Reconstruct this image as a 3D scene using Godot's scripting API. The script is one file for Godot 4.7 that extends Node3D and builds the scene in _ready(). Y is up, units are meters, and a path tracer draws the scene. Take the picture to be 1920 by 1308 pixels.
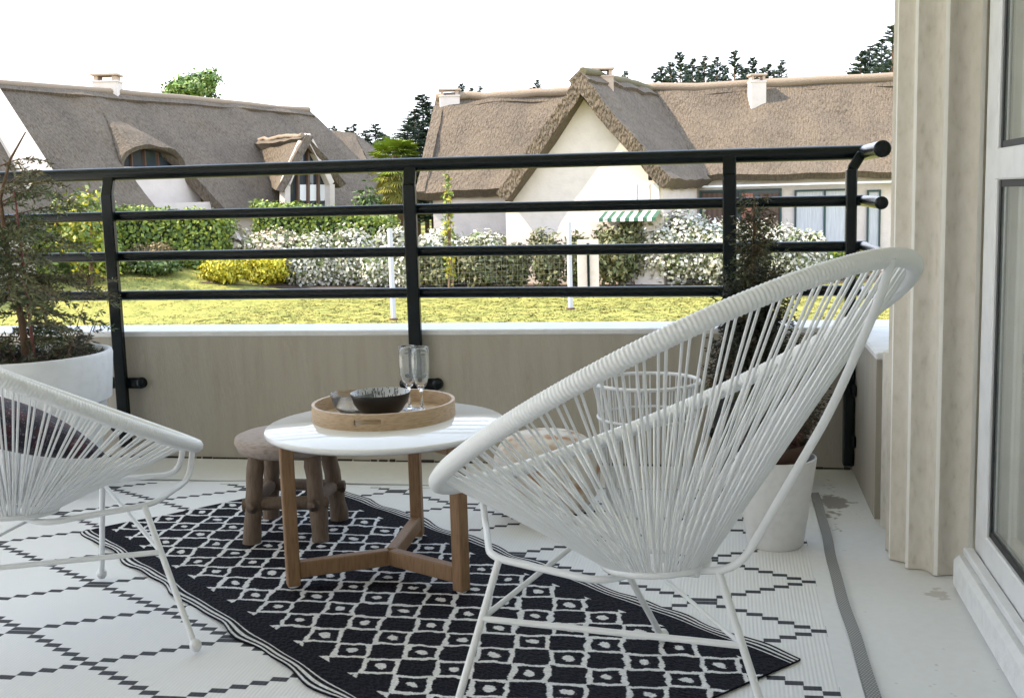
extends Node3D
# A shaded balcony with two string chairs, a coffee table and rugs; beyond its railing a sunny garden and thatched houses.
# World axes: x right along the front parapet, y up, -z out over the garden. Metres. Balcony floor is y = 0.

const FOCAL := 2100.0                  # focal length in pixels of the 1920 x 1308 photograph
const EYE := Vector3(0, 1, 0)
const GROUND := -1.25                  # lawn level below the balcony
const FRONT := -4.06                   # inner face of the front parapet
const PARAPET := 0.512
var look := Basis(Vector3.UP, deg_to_rad(11.05)) * Basis(Vector3.RIGHT, deg_to_rad(-7.745)) * Basis(Vector3.BACK, deg_to_rad(-1.66))
var rng := RandomNumberGenerator.new()
var used := {}
var mats := {}

# ---------------------------------------------------------------- pixels to places
func ray(x: float, y: float) -> Vector3:
	return look * Vector3((x - 960.0) / FOCAL, (654.0 - y) / FOCAL, -1.0)
func on_plane(x: float, y: float, n: Vector3, p: Vector3) -> Vector3:
	var r := ray(x, y)
	return EYE + r * (n.dot(p - EYE) / n.dot(r))
func on_y(x: float, y: float, h: float) -> Vector3:
	return on_plane(x, y, Vector3.UP, Vector3(0, h, 0))
func on_z(x: float, y: float, z: float) -> Vector3:
	return on_plane(x, y, Vector3.BACK, Vector3(0, 0, z))
func at_depth(x: float, y: float, d: float) -> Vector3:
	return EYE + ray(x, y) * d

# ---------------------------------------------------------------- mesh builder
class MB:
	var v := PackedVector3Array()
	var n := PackedVector3Array()
	var t := PackedVector2Array()
	var c := PackedColorArray()
	var col := Color.WHITE
	func tri(a: Vector3, b: Vector3, d: Vector3, na: Vector3, nb: Vector3, nd: Vector3, ua := Vector2.ZERO, ub := Vector2.ZERO, ud := Vector2.ZERO) -> void:
		if (b - a).cross(d - a).dot(na + nb + nd) > 0.0:      # front faces run clockwise
			var q := b; b = d; d = q
			q = nb; nb = nd; nd = q
			var w := ub; ub = ud; ud = w
		v.append(a); v.append(b); v.append(d)
		n.append(na); n.append(nb); n.append(nd)
		t.append(ua); t.append(ub); t.append(ud)
		c.append(col); c.append(col); c.append(col)
	func quad(a: Vector3, b: Vector3, d: Vector3, e: Vector3, out: Vector3, ua := Vector2.ZERO, ub := Vector2(1, 0), ud := Vector2(1, 1), ue := Vector2(0, 1)) -> void:
		var m := (d - a).cross(e - b).normalized()
		if m.dot(out) < 0.0:
			m = -m
		tri(a, b, d, m, m, m, ua, ub, ud)
		tri(a, d, e, m, m, m, ua, ud, ue)
	func flat(a: Vector3, b: Vector3, d: Vector3, out: Vector3) -> void:
		var m := (b - a).cross(d - a).normalized()
		if m.dot(out) < 0.0:
			m = -m
		tri(a, b, d, m, m, m)
	func box(xf: Transform3D, size: Vector3, ch := 0.0) -> void:
		var h := size * 0.5
		var ax := [Vector3.RIGHT, Vector3.UP, Vector3.BACK]
		for a in 3:
			var b := (a + 1) % 3
			var k := (a + 2) % 3
			for s in [-1.0, 1.0]:
				var q := []
				for w in [[1, 1], [1, -1], [-1, -1], [-1, 1]]:
					var p: Vector3 = ax[a] * h[a] * s + ax[b] * (h[b] - ch) * w[0] + ax[k] * (h[k] - ch) * w[1]
					q.append(xf * p)
				quad(q[0], q[1], q[2], q[3], xf.basis * (ax[a] * s))
				if ch > 0.0:
					for s2 in [-1.0, 1.0]:
						var p1: Vector3 = ax[a] * h[a] * s + ax[b] * (h[b] - ch) * s2
						var p2: Vector3 = ax[a] * (h[a] - ch) * s + ax[b] * h[b] * s2
						var e: Vector3 = ax[k] * (h[k] - ch)
						quad(xf * (p1 + e), xf * (p1 - e), xf * (p2 - e), xf * (p2 + e), xf.basis * (ax[a] * s + ax[b] * s2))
		if ch > 0.0:
			for i in 8:
				var s := Vector3(1 if i & 1 else -1, 1 if i & 2 else -1, 1 if i & 4 else -1)
				var q := []
				for a in 3:
					var p := (h - Vector3.ONE * ch) * s
					p[a] = h[a] * s[a]
					q.append(xf * p)
				flat(q[0], q[1], q[2], xf.basis * s)
	func beam(a: Vector3, b: Vector3, w: float, d: float, ch := 0.0, up := Vector3.UP) -> void:   # a bar from a to b
		var y := (b - a).normalized()
		var x := up.cross(y)
		x = x.normalized() if x.length() > 0.01 else Vector3.RIGHT
		box(Transform3D(Basis(x, y, x.cross(y)), (a + b) * 0.5), Vector3(w, a.distance_to(b), d), ch)
	func tube(path: Array, radius, sides := 8, closed := false, caps := true) -> void:
		var m := path.size()
		var rings := []
		var nrm := []
		var x := Vector3.ZERO
		for i in m:
			var prev: Vector3 = path[(i - 1 + m) % m] if closed or i > 0 else path[i]
			var next: Vector3 = path[(i + 1) % m] if closed or i < m - 1 else path[i]
			var y := (next - prev).normalized()
			if i == 0:
				x = y.cross(Vector3.UP)
				if x.length() < 0.1:
					x = y.cross(Vector3.RIGHT)
			x = (x - y * x.dot(y)).normalized()
			var z := x.cross(y)
			var r: float = radius[i] if radius is Array or radius is PackedFloat32Array else radius
			var ring := []
			var rn := []
			for j in sides:
				var a := TAU * j / sides
				var d := x * cos(a) + z * sin(a)
				ring.append(path[i] + d * r)
				rn.append(d)
			rings.append(ring); nrm.append(rn)
		for i in (m if closed else m - 1):
			var i2 := (i + 1) % m
			for j in sides:
				var j2 := (j + 1) % sides
				var u0 := float(i) / m
				var u1 := float(i + 1) / m
				var v0 := float(j) / sides
				var v1 := float(j + 1) / sides
				tri(rings[i][j], rings[i][j2], rings[i2][j2], nrm[i][j], nrm[i][j2], nrm[i2][j2], Vector2(u0, v0), Vector2(u0, v1), Vector2(u1, v1))
				tri(rings[i][j], rings[i2][j2], rings[i2][j], nrm[i][j], nrm[i2][j2], nrm[i2][j], Vector2(u0, v0), Vector2(u1, v1), Vector2(u1, v0))
		if caps and not closed:
			for e in [0, m - 1]:
				var d: Vector3 = (path[0] - path[1]).normalized() if e == 0 else (path[m - 1] - path[m - 2]).normalized()
				for j in sides:
					tri(path[e], rings[e][j], rings[e][(j + 1) % sides], d, d, d)
	func lathe(profile: Array, seg := 32, xf := Transform3D(), a0 := 0.0, a1 := TAU) -> void:
		var m := profile.size()
		var sn := []
		for i in m - 1:
			var d: Vector2 = profile[i + 1] - profile[i]
			sn.append(Vector2(d.y, -d.x).normalized())
		for i in m - 1:
			var n0: Vector2 = sn[i]
			var n1: Vector2 = sn[i]
			if i > 0 and n0.dot(sn[i - 1]) > 0.6:
				n0 = (n0 + sn[i - 1]).normalized()
			if i < m - 2 and sn[i].dot(sn[i + 1]) > 0.6:
				n1 = (n1 + sn[i + 1]).normalized()
			var p0: Vector2 = profile[i]
			var p1: Vector2 = profile[i + 1]
			for j in seg:
				var b0 := a0 + (a1 - a0) * j / seg
				var b1 := a0 + (a1 - a0) * (j + 1) / seg
				var d0 := Vector3(cos(b0), 0, sin(b0))
				var d1 := Vector3(cos(b1), 0, sin(b1))
				var q := [xf * (d0 * p0.x + Vector3.UP * p0.y), xf * (d1 * p0.x + Vector3.UP * p0.y), xf * (d1 * p1.x + Vector3.UP * p1.y), xf * (d0 * p1.x + Vector3.UP * p1.y)]
				var w := [xf.basis * (d0 * n0.x + Vector3.UP * n0.y), xf.basis * (d1 * n0.x + Vector3.UP * n0.y), xf.basis * (d1 * n1.x + Vector3.UP * n1.y), xf.basis * (d0 * n1.x + Vector3.UP * n1.y)]
				var u0 := float(j) / seg
				var u1 := float(j + 1) / seg
				var v0 := float(i) / (m - 1)
				var v1 := float(i + 1) / (m - 1)
				if p0.x > 0.00001:
					tri(q[0], q[1], q[2], w[0], w[1], w[2], Vector2(u0, v0), Vector2(u1, v0), Vector2(u1, v1))
				if p1.x > 0.00001:
					tri(q[0], q[2], q[3], w[0], w[2], w[3], Vector2(u0, v0), Vector2(u1, v1), Vector2(u0, v1))
	func grid(f: Callable, nu: int, nv: int, out: Vector3) -> void:    # smooth sheet f(u, v)
		var p := []
		for i in nu + 1:
			for j in nv + 1:
				p.append(f.call(float(i) / nu, float(j) / nv))
		var nn := []
		for i in nu + 1:
			for j in nv + 1:
				var du: Vector3 = p[mini(i + 1, nu) * (nv + 1) + j] - p[maxi(i - 1, 0) * (nv + 1) + j]
				var dv: Vector3 = p[i * (nv + 1) + mini(j + 1, nv)] - p[i * (nv + 1) + maxi(j - 1, 0)]
				var m := du.cross(dv).normalized()
				if m.length() < 0.5:
					m = out.normalized()
				nn.append(m if m.dot(out) >= 0.0 else -m)
		for i in nu:
			for j in nv:
				var a := i * (nv + 1) + j
				var b := a + 1
				var d := a + nv + 2
				var e := a + nv + 1
				var ua := Vector2(float(i) / nu, float(j) / nv)
				var ud := Vector2(float(i + 1) / nu, float(j + 1) / nv)
				tri(p[a], p[b], p[d], nn[a], nn[b], nn[d], ua, Vector2(ua.x, ud.y), ud)
				tri(p[a], p[d], p[e], nn[a], nn[d], nn[e], ua, ud, Vector2(ud.x, ua.y))
	func mesh() -> ArrayMesh:
		var arr := []
		arr.resize(Mesh.ARRAY_MAX)
		arr[Mesh.ARRAY_VERTEX] = v
		arr[Mesh.ARRAY_NORMAL] = n
		arr[Mesh.ARRAY_TEX_UV] = t
		arr[Mesh.ARRAY_COLOR] = c
		var m := ArrayMesh.new()
		m.add_surface_from_arrays(Mesh.PRIMITIVE_TRIANGLES, arr)
		return m

# ---------------------------------------------------------------- nodes
func numbered(called: String) -> String:
	used[called] = used.get(called, -1) + 1
	return called if used[called] == 0 else "%s_%03d" % [called, used[called]]
func obj(called: String, mesh: Mesh, m: Material, parent: Node = null) -> MeshInstance3D:
	var o := MeshInstance3D.new()
	o.name = numbered(called) if parent == null else called
	o.mesh = mesh
	o.material_override = m
	(self if parent == null else parent).add_child(o, true)
	return o
func put(called: String, mb: MB, m: Material, parent: Node = null) -> MeshInstance3D:
	return obj(called, mb.mesh(), m, parent)
func tag(o: Node, label: String, category: String, group := "") -> Node:
	o.set_meta("label", label)
	o.set_meta("category", category)
	if group:
		o.set_meta("group", group)
	return o
func thing(called: String, label: String, category: String, at := Vector3.ZERO, group := "") -> Node3D:
	var o := Node3D.new()
	o.name = numbered(called)
	add_child(o)
	o.position = at
	tag(o, label, category, group)
	return o
func rebase(o: Node3D, at: Vector3) -> void:      # moves a thing's origin to its base, leaving its parts where they are
	for c in o.get_children():
		c.position -= at
	o.position = at
func setting(called: String, mb: MB, m: Material) -> MeshInstance3D:
	var o := put(called, mb, m)
	o.set_meta("kind", "structure")
	return o

# ---------------------------------------------------------------- materials
func noise_tex(freq: float, stops: Array, seed_ := 1, octaves := 4, type := FastNoiseLite.TYPE_SIMPLEX_SMOOTH, size := 512) -> NoiseTexture2D:
	var nz := FastNoiseLite.new()
	nz.noise_type = type
	nz.seed = seed_
	nz.frequency = freq
	nz.fractal_octaves = octaves
	var tx := NoiseTexture2D.new()
	tx.width = size; tx.height = size
	tx.seamless = true
	tx.noise = nz
	var g := Gradient.new()
	var off := PackedFloat32Array()
	var cols := PackedColorArray()
	for s in stops:
		off.append(s[0])
		cols.append(s[1].linear_to_srgb())
	g.offsets = off
	g.colors = cols
	tx.color_ramp = g
	return tx
func noise_normal(freq: float, strength: float, seed_ := 1, octaves := 4, size := 512) -> NoiseTexture2D:
	var nz := FastNoiseLite.new()
	nz.noise_type = FastNoiseLite.TYPE_SIMPLEX_SMOOTH
	nz.seed = seed_
	nz.frequency = freq
	nz.fractal_octaves = octaves
	var tx := NoiseTexture2D.new()
	tx.width = size; tx.height = size
	tx.seamless = true
	tx.noise = nz
	tx.as_normal_map = true
	tx.bump_strength = strength
	return tx
func grey(a: float) -> Color:
	return Color(a, a, a)
func mat(c: Color, rough := 0.8) -> StandardMaterial3D:      # c is a linear base colour
	var m := StandardMaterial3D.new()
	m.albedo_color = c.linear_to_srgb()
	m.roughness = rough
	return m
func textured(c: Color, rough: float, tex: Texture2D, scale: Vector3, normal: Texture2D = null, nscale := 0.5, world := false) -> StandardMaterial3D:
	var m := mat(c, rough)
	m.uv1_triplanar = true
	m.uv1_world_triplanar = world
	m.uv1_scale = scale
	m.albedo_texture = tex
	if normal:
		m.normal_enabled = true
		m.normal_texture = normal
		m.normal_scale = nscale
	return m
func leafy(rough := 0.6, back := Color(0.05, 0.08, 0.01)) -> StandardMaterial3D:
	var m := StandardMaterial3D.new()
	m.vertex_color_use_as_albedo = true
	m.roughness = rough
	m.cull_mode = BaseMaterial3D.CULL_DISABLED
	m.backlight_enabled = true
	m.backlight = back.linear_to_srgb()
	return m
func make_materials() -> void:
	var mottled := noise_tex(0.02, [[0.0, grey(0.86)], [0.5, grey(0.96)], [1.0, grey(1.0)]], 3, 5)
	var fine := noise_normal(0.08, 3.0, 9, 4)
	mats.render = textured(Color(0.41, 0.375, 0.315), 0.85, noise_tex(0.012, [[0.0, Color(0.88, 0.865, 0.83)], [0.45, Color(0.96, 0.955, 0.94)], [1.0, Color(1, 1, 1)]], 5, 5), Vector3(2.4, 0.30, 2.4), fine, 0.25)
	mats.coping = textured(Color(0.74, 0.73, 0.72), 0.7, mottled, Vector3(1, 1, 1), fine, 0.2)
	mats.ceiling = textured(Color(0.80, 0.79, 0.77), 0.9, mottled, Vector3(0.5, 0.5, 0.5))
	mats.arris = textured(Color(0.80, 0.775, 0.71), 0.85, mottled, Vector3(3, 0.8, 3), fine, 0.2)
	mats.concrete = textured(Color(0.665, 0.62, 0.545), 0.9, noise_tex(0.03, [[0.0, Color(0.70, 0.67, 0.62)], [0.3, Color(0.90, 0.89, 0.86)], [0.7, Color(0.98, 0.97, 0.96)], [1.0, grey(1)]], 12, 5), Vector3(2.4, 0.9, 2.4), noise_normal(0.05, 4.0, 4, 5), 0.22)
	mats.rail = textured(Color(0.004, 0.0075, 0.008), 0.26, mottled, Vector3(2, 2, 2))
	mats.rail.metallic_specular = 0.35
	mats.white_paint = textured(Color(0.76, 0.765, 0.77), 0.42, mottled, Vector3(2, 2, 2))
	mats.cord = mat(Color(0.76, 0.775, 0.78), 0.38)
	mats.pvc = textured(Color(0.78, 0.78, 0.78), 0.35, mottled, Vector3(1, 1, 1))
	mats.gasket = mat(Color(0.012, 0.012, 0.012), 0.5)
	mats.plinth = textured(Color(0.76, 0.76, 0.75), 0.7, mottled, Vector3(2, 2, 2), fine, 0.35)
	mats.curtain = textured(Color(0.66, 0.64, 0.48), 0.9, noise_tex(0.02, [[0.0, grey(0.75)], [1.0, grey(1)]], 6, 3), Vector3(0.5, 0.1, 4.0))
	var pane := mat(Color(0.7, 0.78, 0.74), 0.02)
	pane.transparency = BaseMaterial3D.TRANSPARENCY_ALPHA
	pane.albedo_color.a = 0.14
	mats.pane = pane
	var clear := mat(Color(0.96, 0.98, 0.98), 0.01)
	clear.refraction_enabled = true
	clear.refraction_scale = 0.05
	clear.transparency = BaseMaterial3D.TRANSPARENCY_ALPHA
	clear.albedo_color.a = 0.06
	mats.glass = clear
	var grain := noise_tex(0.03, [[0.0, Color(0.55, 0.5, 0.45)], [0.4, Color(0.85, 0.83, 0.8)], [0.6, Color(0.95, 0.94, 0.92)], [1.0, grey(1)]], 21, 4)
	mats.oak = textured(Color(0.27, 0.155, 0.075), 0.55, grain, Vector3(9, 0.9, 9))
	mats.oak_beam = textured(Color(0.27, 0.155, 0.075), 0.55, grain, Vector3(1.2, 9, 9))
	mats.driftwood = textured(Color(0.17, 0.122, 0.088), 0.85, grain, Vector3(7, 1.0, 7), noise_normal(0.04, 6.0, 14, 4), 0.7)
	mats.stool_seat = textured(Color(0.36, 0.30, 0.265), 0.8, grain, Vector3(2, 6, 7), noise_normal(0.04, 6.0, 15, 4), 0.5)
	mats.tray = textured(Color(0.55, 0.40, 0.255), 0.5, grain, Vector3(2.2, 13, 2.2))
	mats.lacquer = mat(Color(0.80, 0.80, 0.80), 0.09)
	mats.plastic_pot = textured(Color(0.72, 0.74, 0.76), 0.45, mottled, Vector3(2, 2, 2))
	mats.white_pot = textured(Color(0.74, 0.73, 0.71), 0.4, mottled, Vector3(3, 3, 3))
	mats.brown_pot = mat(Color(0.07, 0.035, 0.022), 0.6)
	mats.black_pot = mat(Color(0.012, 0.012, 0.014), 0.5)
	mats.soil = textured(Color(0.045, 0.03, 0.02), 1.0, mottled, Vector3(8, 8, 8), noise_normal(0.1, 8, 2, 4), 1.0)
	mats.leaf = leafy()
	mats.needle = leafy(0.7, Color(0.04, 0.05, 0.02))
	mats.petal = leafy(0.8, Color(0.1, 0.1, 0.09))
	mats.bark = textured(Color(0.16, 0.10, 0.065), 0.95, grain, Vector3(4, 1, 4))
	mats.red_stem = mat(Color(0.17, 0.06, 0.05), 0.7)
	var straw := noise_tex(0.085, [[0.0, Color(0.34, 0.31, 0.29)], [0.38, Color(0.68, 0.65, 0.62)], [0.6, Color(0.92, 0.90, 0.87)], [1.0, Color(1, 1, 1)]], 31, 4, FastNoiseLite.TYPE_SIMPLEX_SMOOTH, 1024)
	var th := textured(Color(0.172, 0.136, 0.100), 1.0, straw, Vector3(0.16, 0.05, 0.16), noise_normal(0.11, 9.0, 33, 5, 1024), 0.8, true)
	th.detail_enabled = true
	th.detail_blend_mode = BaseMaterial3D.BLEND_MODE_MUL
	th.detail_uv_layer = BaseMaterial3D.DETAIL_UV_2
	th.uv2_triplanar = true
	th.uv2_world_triplanar = true
	th.uv2_scale = Vector3(0.11, 0.07, 0.11)
	th.detail_albedo = noise_tex(0.012, [[0.0, Color(0.55, 0.56, 0.58)], [0.35, Color(0.80, 0.80, 0.80)], [0.6, Color(0.98, 0.97, 0.95)], [1.0, Color(1, 0.98, 0.94)]], 35, 5)
	mats.thatch = th
	mats.ridge_clay = textured(Color(0.32, 0.25, 0.185), 0.95, straw, Vector3(0.6, 0.6, 0.6), noise_normal(0.06, 6, 7, 4), 0.7, true)
	mats.moss_ridge = textured(Color(0.17, 0.15, 0.085), 1.0, straw, Vector3(0.8, 0.8, 0.8), noise_normal(0.06, 6, 8, 4), 0.9, true)
	mats.wall = textured(Color(0.66, 0.575, 0.505), 0.9, mottled, Vector3(0.25, 0.25, 0.25), fine, 0.2, true)
	mats.house_white = mat(Color(0.80, 0.79, 0.76), 0.6)
	mats.house_frame = mat(Color(0.018, 0.05, 0.045), 0.5)
	mats.house_brown = mat(Color(0.10, 0.055, 0.035), 0.6)
	mats.house_glass = mat(Color(0.035, 0.045, 0.05), 0.05)
	mats.net_curtain = textured(Color(0.62, 0.62, 0.62), 0.9, noise_tex(0.03, [[0.0, grey(0.7)], [1.0, grey(1)]], 41, 2), Vector3(3.0, 0.1, 3.0), null, 0.5, true)
	mats.red_curtain = mat(Color(0.36, 0.16, 0.11), 0.9)
	mats.brick = textured(Color(0.50, 0.38, 0.29), 0.95, mottled, Vector3(1, 1, 1), null, 0.5, true)
	mats.awning_green = mat(Color(0.03, 0.10, 0.06), 0.8)
	mats.lawn = textured(Color(0.275, 0.258, 0.058), 1.0, noise_tex(0.02, [[0.0, Color(0.62, 0.70, 0.5)], [0.4, Color(0.86, 0.9, 0.8)], [0.65, Color(1, 0.98, 0.9)], [1.0, Color(1.0, 0.92, 0.85)]], 51, 6), Vector3(0.14, 0.14, 0.14), noise_normal(0.2, 6, 5, 4), 0.5, true)
	mats.path = textured(Color(0.40, 0.37, 0.33), 0.95, mottled, Vector3(0.5, 0.5, 0.5), fine, 0.4, true)
	mats.bed = textured(Color(0.10, 0.065, 0.04), 1.0, mottled, Vector3(1, 1, 1), noise_normal(0.1, 8, 2, 4), 1.0, true)
	mats.pole = mat(Color(0.46, 0.46, 0.50), 0.4)
	mats.dark_cushion = cushion_material()

func ready_floor_material() -> StandardMaterial3D:
	# one picture of the painted floor's dirt over x -3..1, z -4.3..-0.3: specks and the few dirt stains that lie on it
	var s := 800
	var im := Image.create(s, s, false, Image.FORMAT_RGB8)
	var big := FastNoiseLite.new(); big.seed = 61; big.frequency = 0.012; big.fractal_octaves = 5
	var spk := FastNoiseLite.new(); spk.seed = 62; spk.frequency = 0.16; spk.fractal_octaves = 3
	for j in s:
		for i in s:
			var x := -3.0 + 4.0 * i / s
			var z := -4.3 + 4.0 * j / s
			var b := big.get_noise_2d(i, j)
			var k := spk.get_noise_2d(i, j)
			var c := Vector3(0.745, 0.745, 0.735) * (1.0 + 0.05 * b + 0.03 * k)
			var d1 := Vector2((x - 0.33) / 0.07, (z + 3.62) / 0.24).length()
			if x > 0.285:
				c = c.lerp(Vector3(0.20, 0.17, 0.135), 0.8 * smoothstep(0.74, 0.66, d1 + k * 0.35 + b * 1.4))
			var d3 := Vector2((x - 0.50) / 0.035, (z + 2.80) / 0.05).length()
			c = c.lerp(Vector3(0.36, 0.30, 0.24), 0.5 * smoothstep(0.75, 0.6, d3 + k * 0.8))
			if k > 0.62 and b > 0.1:
				c *= 0.72
			im.set_pixel(i, j, Color(c.x, c.y, c.z).linear_to_srgb())
	var m := mat(Color.WHITE, 0.5)
	m.albedo_texture = ImageTexture.create_from_image(im)
	m.normal_enabled = true
	m.normal_texture = noise_normal(0.03, 2.0, 63, 4)
	m.normal_scale = 0.15
	return m
func white_rug_material() -> StandardMaterial3D:
	# one diamond of the woven pattern: 15 x 15 steps, black blocks on a white ribbed ground
	var cell := 32
	var s := cell * 15
	var im := Image.create(s, s, false, Image.FORMAT_RGB8)
	var hm := Image.create(s, s, false, Image.FORMAT_RGB8)
	var w := Color(0.735, 0.74, 0.74).linear_to_srgb()
	im.fill(w)
	for i in s:
		var ph := sin(TAU * i / 8.0)
		var lt := 0.985 + 0.03 * ph
		im.fill_rect(Rect2i(i, 0, 1, s), (Color(0.735, 0.74, 0.74) * lt).linear_to_srgb())
		hm.fill_rect(Rect2i(i, 0, 1, s), grey(0.5 + 0.4 * ph))
	for i in 15:
		for j in 15:
			if (i + j) % 15 == 0 or (i - j + 15) % 15 == 0:
				im.fill_rect(Rect2i(i * cell - 1, j * cell + 1, cell + 2, cell - 2), Color(0.018, 0.019, 0.026).linear_to_srgb())
	hm.bump_map_to_normal_map(2.0)
	var m := mat(Color.WHITE, 0.7)
	m.albedo_texture = ImageTexture.create_from_image(im)
	m.normal_enabled = true
	m.normal_texture = ImageTexture.create_from_image(hm)
	m.normal_scale = 0.35
	return m
func black_rug_material(lu: float, ln: float) -> StandardMaterial3D:
	# dots every 12 cm by 10.8 cm, a diamond round each, wavy hand-drawn lines, stripes along the long edges
	var res := 520.0
	var sx := int(lu * res)
	var sy := int(ln * res)
	var im := Image.create(sx, sy, false, Image.FORMAT_RGB8)
	var wob := FastNoiseLite.new(); wob.seed = 71; wob.frequency = 0.035; wob.fractal_octaves = 2
	var rag := FastNoiseLite.new(); rag.seed = 72; rag.frequency = 0.25; rag.fractal_octaves = 2
	var dark := Color(0.008, 0.008, 0.013)
	var light := Color(0.66, 0.66, 0.66)
	for j in sy:
		for i in sx:
			var u := i / res
			var n := j / res
			var wu := u + 0.007 * wob.get_noise_2d(i, j)
			var wn := n + 0.006 * wob.get_noise_2d(i + 900, j)
			var fu := fposmod(wu - 0.05 + 0.06, 0.12) - 0.06
			var fn := fposmod(wn - 0.15 + 0.054, 0.108) - 0.054
			var q := absf(fu) / 0.06 + absf(fn) / 0.054
			var r := rag.get_noise_2d(i, j)
			var wgt := 0.0
			if n > 0.085 and n < ln - 0.085:
				if absf(q - 0.90) + r * 0.05 < 0.15:
					wgt = 1.0
				if Vector2(fu * 0.72, fn).length() + r * 0.003 < 0.0112:
					wgt = 1.0
			var e := minf(n, ln - n)
			if (e > 0.004 and e < 0.010) or (e > 0.016 and e < 0.022) or (e > 0.030 and e < 0.034):
				wgt = 1.0
			var c := dark.lerp(light, wgt) * (1.0 + 0.25 * r)
			im.set_pixel(i, j, c.linear_to_srgb())
	var m := mat(Color.WHITE, 0.75)
	m.albedo_texture = ImageTexture.create_from_image(im)
	m.normal_enabled = true
	m.metallic_specular = 0.2
	m.normal_texture = noise_normal(0.2, 5.0, 73, 3)
	m.normal_scale = 0.4
	return m
func bowl_material() -> StandardMaterial3D:
	# inside glaze: pale grey with dark ticks; the black outside has its own material
	var im := Image.create(512, 128, false, Image.FORMAT_RGB8)
	im.fill(Color(0.50, 0.52, 0.54).linear_to_srgb())
	var r := RandomNumberGenerator.new(); r.seed = 81
	for k in 420:
		var x := r.randi_range(0, 508)
		var y := r.randi_range(0, 120)
		im.fill_rect(Rect2i(x, y, r.randi_range(2, 3), r.randi_range(8, 22)), Color(0.02, 0.02, 0.025).linear_to_srgb())
	var m := mat(Color.WHITE, 0.3)
	m.albedo_texture = ImageTexture.create_from_image(im)
	return m
func cushion_material() -> StandardMaterial3D:
	var im := Image.create(256, 256, false, Image.FORMAT_RGB8)
	var a := FastNoiseLite.new(); a.seed = 91; a.frequency = 0.022; a.fractal_octaves = 4
	var b := FastNoiseLite.new(); b.seed = 92; b.frequency = 0.05; b.fractal_octaves = 3
	for j in 256:
		for i in 256:
			var c := Color(0.022, 0.02, 0.032).lerp(Color(0.06, 0.015, 0.025), smoothstep(-0.1, 0.4, a.get_noise_2d(i, j)))
			if absf(b.get_noise_2d(i, j)) < 0.035:
				c = c.lerp(Color(0.25, 0.23, 0.25), 0.7)
			im.set_pixel(i, j, c.linear_to_srgb())
	var m := mat(Color.WHITE, 0.9)
	m.albedo_texture = ImageTexture.create_from_image(im)
	return m

# ---------------------------------------------------------------- foliage
func leaves(seed_: int, blobs: Array, count: int, size: float, cols: Array, aspect := 2.0, shell := 0.5, upward := 0.2) -> ArrayMesh:
	# rhombic leaves spread through a set of ellipsoids [centre, radii]; colours are linear base colours
	var r := RandomNumberGenerator.new()
	r.seed = seed_
	var total := 0.0
	for b in blobs:
		total += b[1].x * b[1].y * b[1].z
	var v := PackedVector3Array()
	var n := PackedVector3Array()
	var c := PackedColorArray()
	for b in blobs:
		var m := int(ceil(count * b[1].x * b[1].y * b[1].z / total))
		var tint := r.randf_range(0.72, 1.2)
		for i in m:
			var d := Vector3(r.randfn(), r.randfn(), r.randfn()).normalized()
			var p: Vector3 = b[0] + d * b[1] * pow(r.randf_range(shell, 1.0), 0.6) * (1.0 + 0.17 * r.randfn())
			var nn := (d + Vector3(r.randfn(), r.randfn() + upward, r.randfn()) * 0.55).normalized()
			var tt := nn.cross(Vector3(r.randfn(), r.randfn(), r.randfn())).normalized()
			var l := size * r.randf_range(0.45, 1.6)
			var w := nn.cross(tt) * (l / aspect * 0.5)
			var col: Color = cols[r.randi() % cols.size()]
			col = col * tint * r.randf_range(0.7, 1.3)
			var tip := p + tt * l
			var mid := p + tt * l * 0.45 + nn * l * 0.06
			for q in [p, mid + w, tip, p, tip, mid - w]:
				v.append(q); n.append(nn); c.append(col)
	return raw_mesh(v, n, c)
func raw_mesh(v: PackedVector3Array, n: PackedVector3Array, c: PackedColorArray) -> ArrayMesh:
	var arr := []
	arr.resize(Mesh.ARRAY_MAX)
	arr[Mesh.ARRAY_VERTEX] = v
	arr[Mesh.ARRAY_NORMAL] = n
	arr[Mesh.ARRAY_COLOR] = c
	var m := ArrayMesh.new()
	m.add_surface_from_arrays(Mesh.PRIMITIVE_TRIANGLES, arr)
	return m
func lumps(seed_: int, size: Vector3, k: int, lump := 0.42) -> Array:    # a shrub: one core and lumps over it, base at y = 0
	var r := RandomNumberGenerator.new()
	r.seed = seed_
	var out := [[Vector3(0, size.y * 0.5, 0), Vector3(size.x * 0.42, size.y * 0.48, size.z * 0.42)]]
	for i in k:
		var a := r.randf() * TAU
		var h := r.randf_range(0.2, 0.86)
		var q := r.randf_range(0.35, 0.62)
		out.append([Vector3(cos(a) * size.x * 0.5 * q, size.y * h, sin(a) * size.z * 0.5 * q), Vector3(size.x, size.y, size.z) * 0.5 * lump * r.randf_range(0.7, 1.2)])
	return out
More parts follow.
